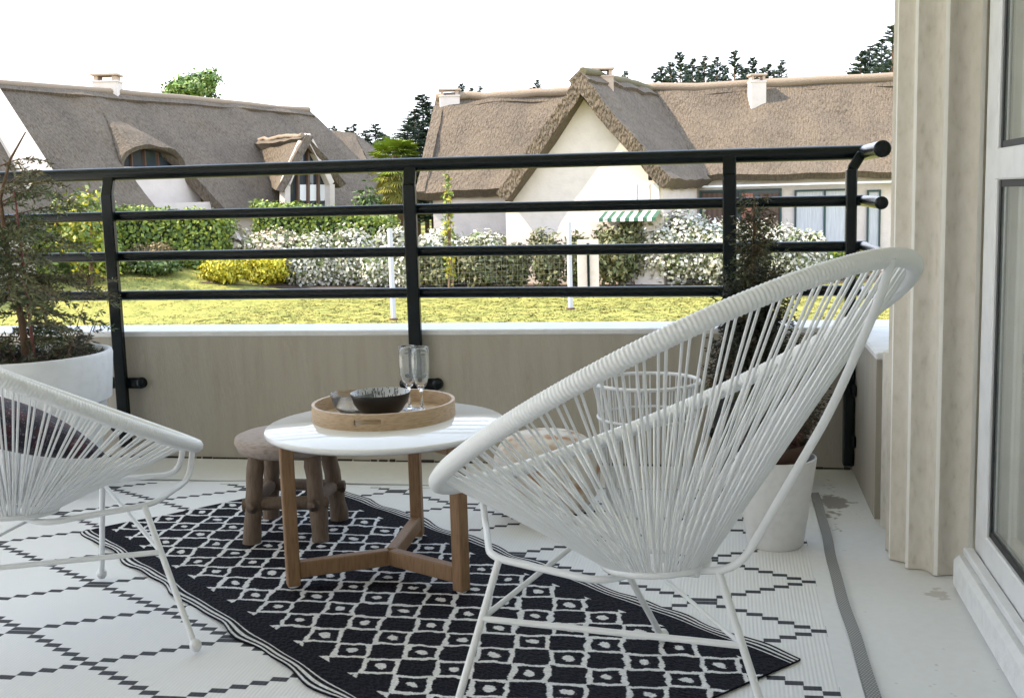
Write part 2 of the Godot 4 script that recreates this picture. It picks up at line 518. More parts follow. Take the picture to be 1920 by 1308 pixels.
func shrub(called: String, label: String, at: Vector3, size: Vector3, seed_: int, cols: Array, count: int, leaf: float, group: String, blossom: Array = [], nb := 0) -> Node3D:
	var o := thing(called, label, "shrub", at, group)
	var bl := lumps(seed_, size, 13, 0.36)
	var mb := MB.new()
	var r := RandomNumberGenerator.new()
	r.seed = seed_ + 5
	for i in 5:
		var e := Vector3(r.randfn() * size.x * 0.18, size.y * r.randf_range(0.5, 0.8), r.randfn() * size.z * 0.18)
		mb.tube([Vector3(r.randfn() * 0.05, -0.05, r.randfn() * 0.05), e * 0.5, e], [0.025, 0.018, 0.006], 5)
	put("stem", mb, mats.bark, o)
	obj("foliage", leaves(seed_, bl, count, leaf, cols), mats.leaf, o)
	if nb > 0:
		obj("blossom", leaves(seed_ + 1, bl, nb, leaf * 0.72, blossom, 1.15, 0.85, 0.8), mats.petal, o)
	return o
func conifer(label: String, at: Vector3, h: float, w: float, seed_: int, group: String) -> Node3D:
	# a fir: whorls of drooping boughs on a trunk
	var o := thing("conifer_tree", label, "tree", at, group)
	var mb := MB.new()
	mb.tube([Vector3.ZERO, Vector3(0, h * 0.5, 0), Vector3(0, h * 0.99, 0)], [h * 0.018, h * 0.011, 0.02], 6)
	put("trunk", mb, mats.bark, o)
	var key := "fir%d" % (seed_ % 6)
	if not mats.has(key):
		mats[key] = fir_mesh(900 + seed_ % 6)
	var cr := obj("crown", mats[key], mats.needle, o)
	cr.scale = Vector3(w / 2.0, h / 10.0, w / 2.0)
	return o
func fir_mesh(seed_: int) -> ArrayMesh:      # ten metres tall, two wide
	var r := RandomNumberGenerator.new()
	r.seed = seed_
	var v := PackedVector3Array()
	var n := PackedVector3Array()
	var c := PackedColorArray()
	var h := 10.0
	var lev := 120
	for i in lev:
		var t := (i + r.randf()) / lev
		var y := h * (0.15 + 0.84 * t)
		var reach := 1.0 * pow(1.0 - t, 0.85) * r.randf_range(0.4, 1.3) + 0.03
		for k in 2:
			var a := r.randf() * TAU
			var d := Vector3(cos(a), r.randf_range(-0.15, 0.2) + 0.9 * t * t, sin(a))
			for s in range(1, 7):
				var p := Vector3(0, y, 0) + d * reach * s / 6.0
				for q in 7:
					var tt := (d + Vector3(r.randfn(), r.randfn() * 0.6 + 0.45, r.randfn()) * 0.6).normalized()
					var nn := tt.cross(Vector3(r.randfn(), r.randfn(), r.randfn())).normalized()
					if nn.y < 0:
						nn = -nn
					var l := r.randf_range(0.14, 0.34) * (1.0 - 0.55 * t)
					var wd := nn.cross(tt) * l * 0.10
					var col := Color(0.050, 0.085, 0.070).lerp(Color(0.065, 0.095, 0.055), r.randf()) * r.randf_range(0.6, 1.3)
					var md := p + tt * l * 0.5
					for e in [p, md + wd, p + tt * l, p, p + tt * l, md - wd]:
						v.append(e); n.append(nn); c.append(col)
	return raw_mesh(v, n, c)

# ---------------------------------------------------------------- the scene
func _ready() -> void:
	rng.seed = 7
	var cam := Camera3D.new()
	cam.name = "camera"
	cam.transform = Transform3D(look, EYE)
	cam.fov = rad_to_deg(2.0 * atan(654.0 / FOCAL))
	cam.near = 0.05
	cam.far = 600.0
	add_child(cam)
	var sky_mat := ProceduralSkyMaterial.new()
	sky_mat.sky_top_color = Color(0.75, 0.83, 0.95)
	sky_mat.sky_horizon_color = Color(0.98, 0.985, 1.0)
	sky_mat.sky_curve = 0.22
	sky_mat.ground_horizon_color = Color(0.62, 0.62, 0.58)
	sky_mat.ground_bottom_color = Color(0.25, 0.24, 0.2)
	sky_mat.sun_angle_max = 20.0
	var env := Environment.new()
	env.background_mode = Environment.BG_SKY
	env.sky = Sky.new()
	env.sky.sky_material = sky_mat
	env.background_energy_multiplier = 1.4
	env.tonemap_mode = Environment.TONE_MAPPER_LINEAR
	env.tonemap_exposure = 2.55
	env.sdfgi_enabled = true
	env.ssao_enabled = true
	env.ssil_enabled = true
	var we := WorldEnvironment.new()
	we.name = "environment"
	we.environment = env
	add_child(we)
	var sun := DirectionalLight3D.new()
	sun.name = "sun"
	sun.light_color = Color(1.0, 0.94, 0.84)
	sun.light_energy = 1.3
	sun.light_angular_distance = 0.5
	sun.shadow_enabled = true
	sun.look_at_from_position(Vector3(-0.667, 0.731, 0.142) * 40.0, Vector3.ZERO)
	add_child(sun)

	make_materials()
	build_terrain()
	build_balcony()
	build_railing()
	build_column_and_door()
	build_right_house()
	build_left_house()
	build_garden()
	build_trees()
	build_rugs()
	build_chairs()
	build_table()
	build_stool()
	build_plants()
	build_small_things()

# ---------------------------------------------------------------- ground
func ground_y(x: float, z: float) -> float:
	return GROUND + 0.85 * smoothstep(-10.0, -14.5, x) * smoothstep(-19.0, -28.0, z)
func on_ground(x: float, y: float) -> Vector3:      # follows the pixel's ray until it meets the lawn
	var d := ray(x, y)
	var t := 8.0
	while t < 200.0:
		var p := EYE + d * t
		if p.y <= ground_y(p.x, p.z):
			return Vector3(p.x, ground_y(p.x, p.z), p.z)
		t += 0.05
	return EYE + d * 60.0
func stand(x: float, d: float) -> Vector3:      # the ground point at depth d under pixel column x
	var p := at_depth(x, 345.0, d)
	return Vector3(p.x, ground_y(p.x, p.z), p.z)
func build_terrain() -> void:
	var mb := MB.new()
	var xs := []
	var zs := []
	for i in 121:
		var t := (i - 60) / 60.0
		xs.append(-8.0 + 260.0 * signf(t) * pow(absf(t), 2.2))
		zs.append(-26.0 + 260.0 * signf(t) * pow(absf(t), 2.2))
	for i in 120:
		for j in 120:
			var q := []
			for w in [[0, 0], [1, 0], [1, 1], [0, 1]]:
				var x: float = xs[i + w[0]]
				var z: float = zs[j + w[1]]
				q.append(Vector3(x, ground_y(x, z), z))
			mb.quad(q[0], q[1], q[2], q[3], Vector3.UP)
	setting("lawn", mb, mats.lawn)
	build_grass()
	# paved path crossing the lawn in front of the left hedges
	mb = MB.new()
	var pts := [[180, 497], [330, 487], [420, 478], [560, 470]]
	for i in pts.size() - 1:
		var a := on_ground(pts[i][0], pts[i][1])
		var b := on_ground(pts[i + 1][0], pts[i + 1][1])
		var s := (b - a).cross(Vector3.UP).normalized() * 0.7
		for p in [a, b]:
			pass
		var lift := Vector3(0, 0.012, 0)
		mb.quad(a - s + lift, a + s + lift, b + s + lift, b - s + lift, Vector3.UP)
	setting("path", mb, mats.path)
	# earth of the flower bed
	mb = MB.new()
	var edge := [[372, 531], [540, 541], [760, 542], [1000, 540], [1200, 536], [1420, 532], [1700, 528]]
	for i in edge.size() - 1:
		var a := on_ground(edge[i][0], edge[i][1] + 1)
		var b := on_ground(edge[i + 1][0], edge[i + 1][1] + 1)
		var back := Vector3(0.4, 0, -4.2)
		var l := Vector3(0, 0.02, 0)
		var c := b + back
		var d := a + back
		c.y = ground_y(c.x, c.z); d.y = ground_y(d.x, d.z)
		mb.quad(a + l, b + l, c + l, d + l, Vector3.UP)
	setting("flower_bed", mb, mats.bed)

func build_grass() -> void:
	# short tufts over the strip of lawn that shows above the parapet
	var r := RandomNumberGenerator.new()
	r.seed = 55
	var v := PackedVector3Array()
	var n := PackedVector3Array()
	var c := PackedColorArray()
	for k in 7:
		var a := r.randf() * TAU
		var d := Vector3(cos(a), 0, sin(a))
		var o := Vector3(r.randfn(), 0, r.randfn()) * 0.035
		var w := d.cross(Vector3.UP) * 0.006
		var tip := o + d * r.randf_range(0.03, 0.06) + Vector3(0, r.randf_range(0.004, 0.014), 0)
		for q in [o - w, o + w, tip]:
			v.append(q); n.append((Vector3.UP + d * 0.15).normalized()); c.append(Color.WHITE)
	var patch := FastNoiseLite.new(); patch.seed = 56; patch.frequency = 0.35; patch.fractal_octaves = 3
	var mm := MultiMesh.new()
	mm.transform_format = MultiMesh.TRANSFORM_3D
	mm.use_colors = true
	mm.mesh = raw_mesh(v, n, c)
	var spots := []
	for i in 24000:
		var p := stand(r.randf_range(-60, 1760), r.randf_range(16.5, 29.0))
		spots.append(p)
	mm.instance_count = spots.size()
	for i in spots.size():
		var p: Vector3 = spots[i]
		var k := patch.get_noise_2d(p.x, p.z)
		var col := Color(0.29, 0.31, 0.05).lerp(Color(0.44, 0.37, 0.10), clampf(0.5 + 0.9 * k, 0, 1)) * r.randf_range(0.75, 1.25)
		mm.set_instance_transform(i, Transform3D(Basis(Vector3.UP, r.randf() * TAU).scaled(Vector3.ONE * r.randf_range(0.6, 1.3)), p))
		mm.set_instance_color(i, col)
	var g := MultiMeshInstance3D.new()
	g.name = "grass"
	g.multimesh = mm
	var blade := StandardMaterial3D.new()
	blade.vertex_color_use_as_albedo = true
	blade.roughness = 0.9
	blade.cull_mode = BaseMaterial3D.CULL_DISABLED
	g.material_override = blade
	add_child(g)
	tag(g, "short sunlit grass of the lawn with yellow patches", "grass")
	g.set_meta("kind", "stuff")

# ---------------------------------------------------------------- balcony shell
func slab(a: Vector3, b: Vector3, ch := 0.0) -> MB:
	var mb := MB.new()
	mb.box(Transform3D(Basis(), (a + b) * 0.5), (b - a).abs(), ch)
	return mb
func build_balcony() -> void:
	var mb := MB.new()
	var x0 := -6.6
	var x1 := 0.9
	for q in [[Vector3(x0, 0, -4.06), Vector3(x1, 0, 2.2)]]:
		var a: Vector3 = q[0]
		var b: Vector3 = q[1]
		var uv := func(p: Vector3) -> Vector2: return Vector2((p.x + 3.0) / 4.0, (p.z + 4.3) / 4.0)
		var p1 := Vector3(b.x, 0, a.z)
		var p3 := Vector3(a.x, 0, b.z)
		mb.quad(a, p1, b, p3, Vector3.UP, uv.call(a), uv.call(p1), uv.call(b), uv.call(p3))
	mb.box(Transform3D(Basis(), Vector3((x0 + x1) * 0.5, -0.165, -0.93)), Vector3(x1 - x0, 0.32, 6.26))
	setting("floor", mb, ready_floor_material())
	setting("ceiling", slab(Vector3(-5.45, 2.55, -4.40), Vector3(2.6, 2.85, 2.2)), mats.ceiling)  # unseen; left end kept short so sun off the floor lights the column
	setting("wall_back_unseen", slab(Vector3(x0, -1.3, 2.2), Vector3(2.6, 2.3, 2.45)), mats.ceiling)  # unseen; top lowered to leave a gap that lets sky light in
	setting("wall_below", slab(Vector3(x0, -1.3, -4.2), Vector3(2.6, -0.33, -4.0)), mats.wall)
	# parapet
	var p := thing("parapet_wall", "low cream rendered parapet wall with pale flat top under the dark railing", "wall", Vector3(-2, 0, FRONT - 0.1))
	var w := put("front_wall", slab(Vector3(-4.6, -0.33, -0.115), Vector3(2.62, PARAPET - 0.022, 0.1), 0.0), mats.render, p)
	w.position.y = 0
	put("return_wall", slab(Vector3(2.433, -0.30, 0.103), Vector3(2.60, PARAPET - 0.022, 0.72)), mats.render, p)
	put("coping", slab(Vector3(-4.6, PARAPET - 0.022, -0.125), Vector3(2.63, PARAPET, 0.104), 0.004), mats.coping, p)
	put("return_coping", slab(Vector3(2.428, PARAPET - 0.022, 0.106), Vector3(2.605, PARAPET, 0.74), 0.004), mats.coping, p)
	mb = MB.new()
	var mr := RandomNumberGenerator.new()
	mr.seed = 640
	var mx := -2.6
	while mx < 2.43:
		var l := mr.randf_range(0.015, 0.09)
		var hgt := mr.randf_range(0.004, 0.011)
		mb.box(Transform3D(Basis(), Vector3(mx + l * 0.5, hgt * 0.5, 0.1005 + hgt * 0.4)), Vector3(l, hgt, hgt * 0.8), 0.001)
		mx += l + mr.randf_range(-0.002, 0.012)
	put("foot_line", mb, mats.soil, p)  # broken dark line of small bits along the wall foot
	mb = MB.new()
	var prof := [Vector2(0.105, 0.0), Vector2(0.105, PARAPET + 0.01), Vector2(0.0, PARAPET + 0.01)]
	mb.lathe(prof, 8, Transform3D(Basis(), Vector3(2.545, 0.001, 0.80)))
	put("end_pier", mb, mats.concrete, p)

func build_railing() -> void:
	var r := thing("balcony_railing", "dark green black metal railing of round bars bolted to the parapet", "railing", Vector3(-1, 0, FRONT + 0.03))
	var hs := [1.128, 0.964, 0.806, 0.652]
	var zr := -0.032
	for i in 4:
		var rad := 0.0255 if i == 0 else 0.0195
		var mb := MB.new()
		mb.tube([Vector3(-5.6, hs[i] + 0.012, zr), Vector3(-3, hs[i] + 0.008, zr), Vector3(-0.2, hs[i], zr), Vector3(1.47, hs[i] - 0.012, zr)], rad, 14)
		put("top_rail" if i == 0 else "rail", mb, mats.rail, r)
		mb = MB.new()
		var y: float = hs[i] - 0.014
		mb.tube([Vector3(1.462, y, zr - 0.02), Vector3(1.463, y, 0.10), Vector3(1.464, y - 0.002, 0.40)], rad, 14, false, false)
		var rr := put("return_rail", mb, mats.rail, r)
		mb = MB.new()
		mb.lathe([Vector2(rad + 0.001, 0.0), Vector2(rad + 0.001, 0.012), Vector2(rad - 0.003, 0.016), Vector2(0, 0.016)], 16, Transform3D(Basis(Vector3.RIGHT, PI / 2), Vector3(1.464, y - 0.002, 0.395)))
		put("end_cap", mb, mats.rail, rr)
	for x in [-3.75, -2.57, -1.375, -0.155, 1.005]:
		var mb := MB.new()
		mb.beam(Vector3(x, 0.05, 0.004), Vector3(x, 1.055, 0.004), 0.048, 0.026, 0.004, Vector3.BACK)
		var p := put("post", mb, mats.rail, r)
		mb = MB.new()
		mb.beam(Vector3(x, 1.05, 0.006), Vector3(x, 1.122, -0.022), 0.046, 0.022, 0.004, Vector3.BACK)
		put("post_head", mb, mats.rail, p)
		for y in [0.306, 0.128]:
			mb = MB.new()
			mb.box(Transform3D(Basis(), Vector3(x + 0.01, y, -0.017)), Vector3(0.125, 0.042, 0.022), 0.005)
			for s in [-1, 1]:
				mb.lathe([Vector2(0.0, 0.024), Vector2(0.017, 0.024), Vector2(0.0225, 0.018), Vector2(0.0225, 0.0)], 14, Transform3D(Basis(Vector3.RIGHT, PI / 2), Vector3(x + 0.01 + s * 0.062, y, -0.029)))
			put("clamp", mb, mats.rail, p)
	# corner post on the return wall
	var mb := MB.new()
	mb.beam(Vector3(1.412, 0.03, 0.03), Vector3(1.412, 1.06, 0.03), 0.05, 0.036, 0.004, Vector3.RIGHT)
	var cp := put("corner_post", mb, mats.rail, r)
	mb = MB.new()
	mb.beam(Vector3(1.412, 1.055, 0.03), Vector3(1.445, 1.108, 0.02), 0.046, 0.034, 0.004, Vector3.RIGHT)
	put("post_head", mb, mats.rail, cp)
	for y in [0.306, 0.128]:
		mb = MB.new()
		mb.box(Transform3D(Basis(), Vector3(1.425, y, 0.03)), Vector3(0.012, 0.042, 0.15), 0.004)
		put("clamp", mb, mats.rail, cp)

func build_column_and_door() -> void:
	# fluted round column
	var c := thing("fluted_column", "weathered beige concrete column with vertical flutes beside the sliding door", "column", Vector3(0.605, 0, -3.095))
	var mb := MB.new()
	var ring := []
	var k := 14
	for i in k:
		for s in 16:
			var a := TAU * (i + s / 16.0) / k + 0.2157
			var f := s / 16.0
			var rad := 0.184
			if f > 0.12:
				rad -= 0.024 * sin(PI * (f - 0.12) / 0.88)
			ring.append(Vector3(cos(a) * rad, 0, sin(a) * rad))
	var hh := [0.002, 0.25, 0.6, 1.0, 1.4, 2.0, 2.56]
	var arr := MB.new()
	for i in ring.size():
		var i2 := (i + 1) % ring.size()
		var a: Vector3 = ring[i]
		var b: Vector3 = ring[i2]
		var nn := (b - a).cross(Vector3.UP).normalized()
		if nn.dot(a) < 0:
			nn = -nn
		var into := arr if i % 16 < 2 else mb
		for j2 in hh.size() - 1:
			var y0 := Vector3(0, hh[j2], 0)
			var y1 := Vector3(0, hh[j2 + 1], 0)
			into.tri(a + y0, b + y0, b + y1, nn, nn, nn)
			into.tri(a + y0, b + y1, a + y1, nn, nn, nn)
		if i % 16 == 15:
			put("arris", arr, mats.arris, c) if arr.v.size() > 0 else null
			put("flute", mb, mats.concrete, c)
			arr = MB.new()
			mb = MB.new()
	# plinth under the door, facade
	var p := thing("door_plinth", "white painted plinth under the glazed door, its edge worn at the column", "plinth", Vector3(0.65, 0, -1.7))
	put("block", slab(Vector3(-0.102, 0.001, -1.15), Vector3(0.16, 0.088, 1.6), 0.012), mats.plinth, p)
	setting("wall_facade", slab(Vector3(0.66, 2.16, -2.86), Vector3(0.9, 2.55, 2.2)), mats.ceiling)
	setting("wall_facade_side", slab(Vector3(0.66, -0.3, -0.38), Vector3(0.9, 2.16, 2.2)), mats.ceiling)
	# sliding door in the plane x = 0.6
	var d := thing("sliding_door", "white framed glass sliding door with black seals on the plinth", "door", Vector3(0.62, 0.088, -1.6))
	var ya := 0.002
	var yb := 2.07
	mb = slab(Vector3(-0.022, ya, -1.245), Vector3(0.05, yb, -1.135), 0.004)
	put("jamb", mb, mats.pvc, d)
	put("jamb", slab(Vector3(-0.022, ya, 1.10), Vector3(0.05, yb, 1.2), 0.004), mats.pvc, d)
	put("bottom_rail", slab(Vector3(-0.024, ya, -1.133), Vector3(0.05, 0.082, 1.098), 0.004), mats.pvc, d)
	put("sill", slab(Vector3(-0.05, ya, -1.242), Vector3(-0.026, 0.02, 1.2), 0.003), mats.pvc, d)
	put("top_rail", slab(Vector3(-0.022, yb - 0.08, -1.133), Vector3(0.05, yb, 1.098), 0.004), mats.pvc, d)
	put("transom", slab(Vector3(-0.026, 0.918, -1.133), Vector3(0.05, 0.988, 1.098), 0.004), mats.pvc, d)
	for o in [[0.082, 0.918], [0.988, yb - 0.08]]:
		mb = MB.new()
		mb.box(Transform3D(Basis(), Vector3(-0.006, (o[0] + o[1]) * 0.5, -1.126)), Vector3(0.016, o[1] - o[0], 0.014))
		mb.box(Transform3D(Basis(), Vector3(-0.006, o[0] + 0.008, -0.01)), Vector3(0.016, 0.016, 2.206))
		mb.box(Transform3D(Basis(), Vector3(-0.006, o[1] - 0.008, -0.01)), Vector3(0.016, 0.016, 2.206))
		put("seal", mb, mats.gasket, d)
		put("pane", slab(Vector3(-0.010, o[0] + 0.004, -1.119), Vector3(-0.004, o[1] - 0.004, 1.094)), mats.pane, d)
	# curtain inside
	mb = MB.new()
	mb.grid(func(u: float, v: float) -> Vector3: return Vector3(0.006 * sin(u * 70.0) + 0.004 * sin(u * 31.0), v * 2.05, -2.1 + u * 3.3), 200, 2, Vector3.LEFT)
	var cu := put("curtain", mb, mats.curtain)
	cu.position = Vector3(0.69, 0.09, -1.6)
	tag(cu, "olive beige curtain hanging behind the glass of the sliding door", "curtain")

# ---------------------------------------------------------------- houses
var bumps := FastNoiseLite.new()
func thatch_point(p: Vector3) -> Vector3:
	return p + Vector3(bumps.get_noise_3d(p.x * 6, p.y * 6, p.z * 6), bumps.get_noise_3d(p.x * 6 + 50, p.y * 6, p.z * 6), bumps.get_noise_3d(p.x * 6, p.y * 6 + 90, p.z * 6)) * 0.09
func roof(mb: MB, a: Vector3, b: Vector3, c: Vector3, d: Vector3, th: float, sag := 0.0, nu := 40, nv := 24) -> void:
	# a thatched slope: ridge a-b, eave d-c; thick, softly uneven
	var up := (b - a).cross(d - a).normalized()
	if up.y < 0:
		up = -up
	var top := func(u: float, v: float) -> Vector3:
		var p := a.lerp(b, u).lerp(d.lerp(c, u), v)
		return thatch_point(p - up * sag * sin(PI * v))
	mb.grid(top, nu, nv, up)
	mb.grid(func(u: float, v: float) -> Vector3: return top.call(u, v) - up * th, nu, 2, -up)
	for e in [0.0, 1.0]:
		mb.grid(func(u: float, v: float) -> Vector3: return top.call(e, u) - up * th * v, nv, 3, (a - b) if e == 0.0 else (b - a))
		mb.grid(func(u: float, v: float) -> Vector3: return top.call(u, e) - up * th * v, nu, 3, (a - d) if e == 0.0 else (d - a))
func chimney(parent: Node, at: Vector3, w: float, h: float, m: Material) -> void:
	var o := at
	var mb := MB.new()
	mb.box(Transform3D(Basis(Vector3.UP, 0.25), o + Vector3(0, h * 0.5 - 0.5, 0)), Vector3(w, h + 1.0, w * 0.8), 0.02)
	mb.box(Transform3D(Basis(Vector3.UP, 0.25), o + Vector3(0, h - 0.03, 0)), Vector3(w * 1.06, 0.05, w * 0.86), 0.008)
	var s := put("chimney", mb, m, parent)
	mb = MB.new()
	mb.box(Transform3D(Basis(Vector3.UP, 0.25), o + Vector3(0, h + 0.16, 0)), Vector3(w * 1.1, 0.06, w * 0.9), 0.01)
	for q in [-1, 1]:
		mb.box(Transform3D(Basis(Vector3.UP, 0.25), o + Vector3(0, h + 0.06, 0)).translated_local(Vector3(q * w * 0.36, 0, 0)), Vector3(w * 0.16, 0.15, w * 0.7))
	put("chimney_cap", mb, mats.brick, s)
func ridge_cap(parent: Node, pts: Array, r: float, m: Material) -> void:
	var path := []
	for i in pts.size() - 1:
		for k in 12:
			path.append(pts[i].lerp(pts[i + 1], k / 12.0))
	path.append(pts[-1])
	var rad := []
	for i in path.size():
		path[i] = path[i] + Vector3(0, bumps.get_noise_1d(i * 9.0) * 0.08, 0)
		rad.append(r * (1.0 + 0.25 * bumps.get_noise_1d(i * 17.0 + 300)))
	var mb := MB.new()
	mb.tube(path, rad, 10)
	put("ridge", mb, m, parent)
func poly_wall(mb: MB, pts: Array, n: Vector3, th := 0.25) -> void:
	# an upright wall with a polygonal outline, given thickness behind
	for i in range(1, pts.size() - 1):
		mb.flat(pts[0], pts[i], pts[i + 1], n)
		mb.flat(pts[0] - n * th, pts[i] - n * th, pts[i + 1] - n * th, -n)
	var mid := Vector3.ZERO
	for p in pts:
		mid += p / pts.size()
	for i in pts.size():
		var a: Vector3 = pts[i]
		var b: Vector3 = pts[(i + 1) % pts.size()]
		mb.quad(a, b, b - n * th, a - n * th, (a + b) * 0.5 - mid)
func window(parent: Node, x0: float, x1: float, y0: float, y1: float, n: Vector3, p: Vector3, splits: Array, frame: Material, back: Material, curtain: Material = null) -> void:
	# a recessed window whose corners are pixels on the wall plane
	var a := on_plane(x0, y0, n, p)
	var b := on_plane(x1, y0, n, p)
	var c := on_plane(x1, y1, n, p)
	var right := (b - a); right.y = 0
	var w := right.length()
	right = right.normalized()
	var h := a.y - c.y
	var o := Vector3(a.x, c.y, a.z)
	var bs := Basis(right, Vector3.UP, right.cross(Vector3.UP))
	var q := func(x: float, y: float, z: float) -> Vector3: return o + bs * Vector3(x, y, z)
	var mb := MB.new()
	mb.box(Transform3D(bs, q.call(w * 0.5, h * 0.5, 0.004)), Vector3(w, h, 0.03))
	var pane := put("window", mb, back, parent)
	mb = MB.new()
	var t := 0.05
	mb.box(Transform3D(bs, q.call(t * 0.5, h * 0.5, 0.04)), Vector3(t, h, 0.06))
	mb.box(Transform3D(bs, q.call(w - t * 0.5, h * 0.5, 0.04)), Vector3(t, h, 0.06))
	mb.box(Transform3D(bs, q.call(w * 0.5, t * 0.5, 0.041)), Vector3(w - 2 * t, t, 0.06))
	mb.box(Transform3D(bs, q.call(w * 0.5, h - t * 0.5, 0.041)), Vector3(w - 2 * t, t, 0.06))
	for s in splits:
		mb.box(Transform3D(bs, q.call(w * s, h * 0.5, 0.039)), Vector3(0.055, h - 2 * t, 0.055))
	put("window_frame", mb, frame, pane)
	if curtain:
		mb = MB.new()
		mb.grid(func(u: float, v: float) -> Vector3: return q.call(t + (w - 2 * t) * u, t + (h - 2 * t) * v, 0.023 + 0.003 * sin(u * 90.0)), 60, 1, bs.z)
		put("window_curtain", mb, curtain, pane)
func build_right_house() -> void:
	bumps.seed = 4
	bumps.frequency = 0.1
	bumps.fractal_octaves = 3
	var h := thing("thatched_house", "cream rendered thatched house with a tall pointed gable, sunlit roof and net curtains", "house")
	var ax := Vector3(sin(deg_to_rad(13.0)), 0, -cos(deg_to_rad(13.0)))
	var apex := at_depth(1089, 132, 27.0)
	var gn := -ax
	# main range: ridge along the photo's horizontal, at the same height as the gable ridge
	var m0 := on_y(818, 184, apex.y)
	var m1 := on_y(1676, 146, apex.y)
	var run := (m1 - m0).normalized()
	m1 += run * 5.0
	var out := Vector3(-run.z, 0, run.x)
	if out.z < 0:
		out = -out
	var eave_o := m0 + out * 2.75
	var wall_o := m0 + out * 2.35
	# gable wing
	var vl := on_plane(930, 360, gn, apex)
	var vr := on_plane(1262, 336, gn, apex)
	var back := ax * 6.6
	var mb := MB.new()
	roof(mb, apex, apex + back, vr + back, vr, 0.34, 0.05)
	put("gable_roof", mb, mats.thatch, h)
	mb = MB.new()
	roof(mb, apex, apex + back, vl + back, vl, 0.34, 0.05)
	put("gable_roof", mb, mats.thatch, h)
	ridge_cap(h, [apex + ax * 0.12 + Vector3(0, -0.005, 0), apex + back - Vector3(0, 0.005, 0)], 0.10, mats.moss_ridge)
	# gable wall, set back under the verge
	var wp := apex + ax * 0.42
	var g := GROUND - 0.2
	var wl := on_plane(947, 360, gn, wp)
	var wr := on_plane(1243, 330, gn, wp)
	var wt := wp + Vector3(0, -0.42, 0)
	mb = MB.new()
	poly_wall(mb, [wt, wr, Vector3(wr.x, g, wr.z), Vector3(wl.x, g, wl.z), wl], gn)
	put("gable_wall", mb, mats.wall, h)
	# side wall of the wing, from its right corner back
	mb = MB.new()
	var sr := wr + ax * 3.2
	var sn := Vector3(-ax.z, 0, ax.x)
	poly_wall(mb, [wr + ax * 0.26, Vector3(wr.x, g, wr.z) + ax * 0.26, Vector3(sr.x, g, sr.z), sr], sn)
	put("side_wall", mb, mats.wall, h)
	# right range
	var e1 := on_plane(1238, 332, out, eave_o)
	var e2 := on_plane(1676, 321, out, eave_o) + run * 5.0
	var e0 := on_plane(1000, 338, out, eave_o)
	var mr := on_y(1080, 172, apex.y)
	mr = m0 + run * run.dot(mr - m0)
	mb = MB.new()
	e0 = mr + out * 2.75; e0.y = e1.y
	roof(mb, mr, m1, e2, e0, 0.22, 0.08, 60, 24)
	put("roof", mb, mats.thatch, h)
	mb = MB.new()
	roof(mb, mr, m1, e2 - out * 5.5, e0 - out * 5.5, 0.3, 0.05, 20, 8)
	put("roof", mb, mats.thatch, h)
	ridge_cap(h, [mr + Vector3(0, 0.0, 0), m1], 0.13, mats.ridge_clay)
	# left range, lower eave, hipped end
	var f0 := on_plane(778, 360, out, eave_o)
	var f1 := f0 + run * 6.5
	mb = MB.new()
	roof(mb, m0, m0 + run * 6.5, f1, f0, 0.3, 0.08, 40, 24)
	put("roof", mb, mats.thatch, h)
	mb = MB.new()
	roof(mb, m0, m0 + run * 6.5, f1 - out * 5.5, f0 - out * 5.5, 0.3, 0.05, 16, 8)
	put("roof", mb, mats.thatch, h)
	mb = MB.new()
	var hb := f0 - out * 5.5
	roof(mb, m0, m0 - out * 0.01, hb, f0, 0.3, 0.0, 12, 12)
	put("hip_roof", mb, mats.thatch, h)
	ridge_cap(h, [m0, m0 + run * 6.0], 0.13, mats.ridge_clay)
	# walls of the main range
	mb = MB.new()
	var w0 := wall_o + run * run.dot(f0 - wall_o) + run * 0.4
	w0.y = f0.y + 0.2
	var w1 := w0 + run * 7.0
	poly_wall(mb, [w0, w1, Vector3(w1.x, g, w1.z), Vector3(w0.x, g, w0.z)], out)
	put("wall", mb, mats.wall, h)
	mb = MB.new()
	var x0 := on_plane(1250, 332, out, wall_o)
	var x1 := on_plane(1676, 322, out, wall_o) + run * 5.0
	x0.y = e1.y - 0.05; x1.y = e1.y - 0.05
	poly_wall(mb, [x0, x1, Vector3(x1.x, g, x1.z), Vector3(x0.x, g, x0.z)], out)
	put("wall", mb, mats.wall, h)
	mb = MB.new()
	var ba := e1 - Vector3(0, 0.28, 0) - out * 0.12
	var bb := e2 - Vector3(0, 0.28, 0) - out * 0.12
	mb.beam(ba, bb, 0.05, 0.10, 0.0, out)
	put("fascia", mb, mats.house_white, h)
	# windows of the right range
	var wpt := wall_o + out * 0.002
	window(h, 1312, 1466, 357, 452, out, wpt, [0.5], mats.house_frame, mats.house_glass)
	window(h, 1490, 1604, 356, 470, out, wpt, [0.5], mats.house_frame, mats.house_glass, mats.net_curtain)
	window(h, 1626, 1652, 356, 470, out, wpt, [], mats.house_frame, mats.house_glass, mats.net_curtain)
	window(h, 1720, 1840, 356, 470, out, wpt, [0.5], mats.house_frame, mats.house_glass, mats.net_curtain)
	for q in [[1316, 1362], [1386, 1412], [1425, 1462]]:
		mb = MB.new()
		var a := on_plane(q[0], 362, out, wpt + out * 0.03)
		var b := on_plane(q[1], 362, out, wpt + out * 0.03)
		var c := on_plane(q[1], 448, out, wpt + out * 0.03)
		mb.grid(func(u: float, v: float) -> Vector3: return a.lerp(b, u) + Vector3(0, (c.y - b.y) * v, 0) + out * 0.01 * sin(u * 30.0), 20, 1, out)
		put("window_curtain", mb, mats.red_curtain if q[0] == 1386 else mats.house_brown, h)
	# white shutters, lamp and awning on the gable
	var gp := wp + gn * 0.002
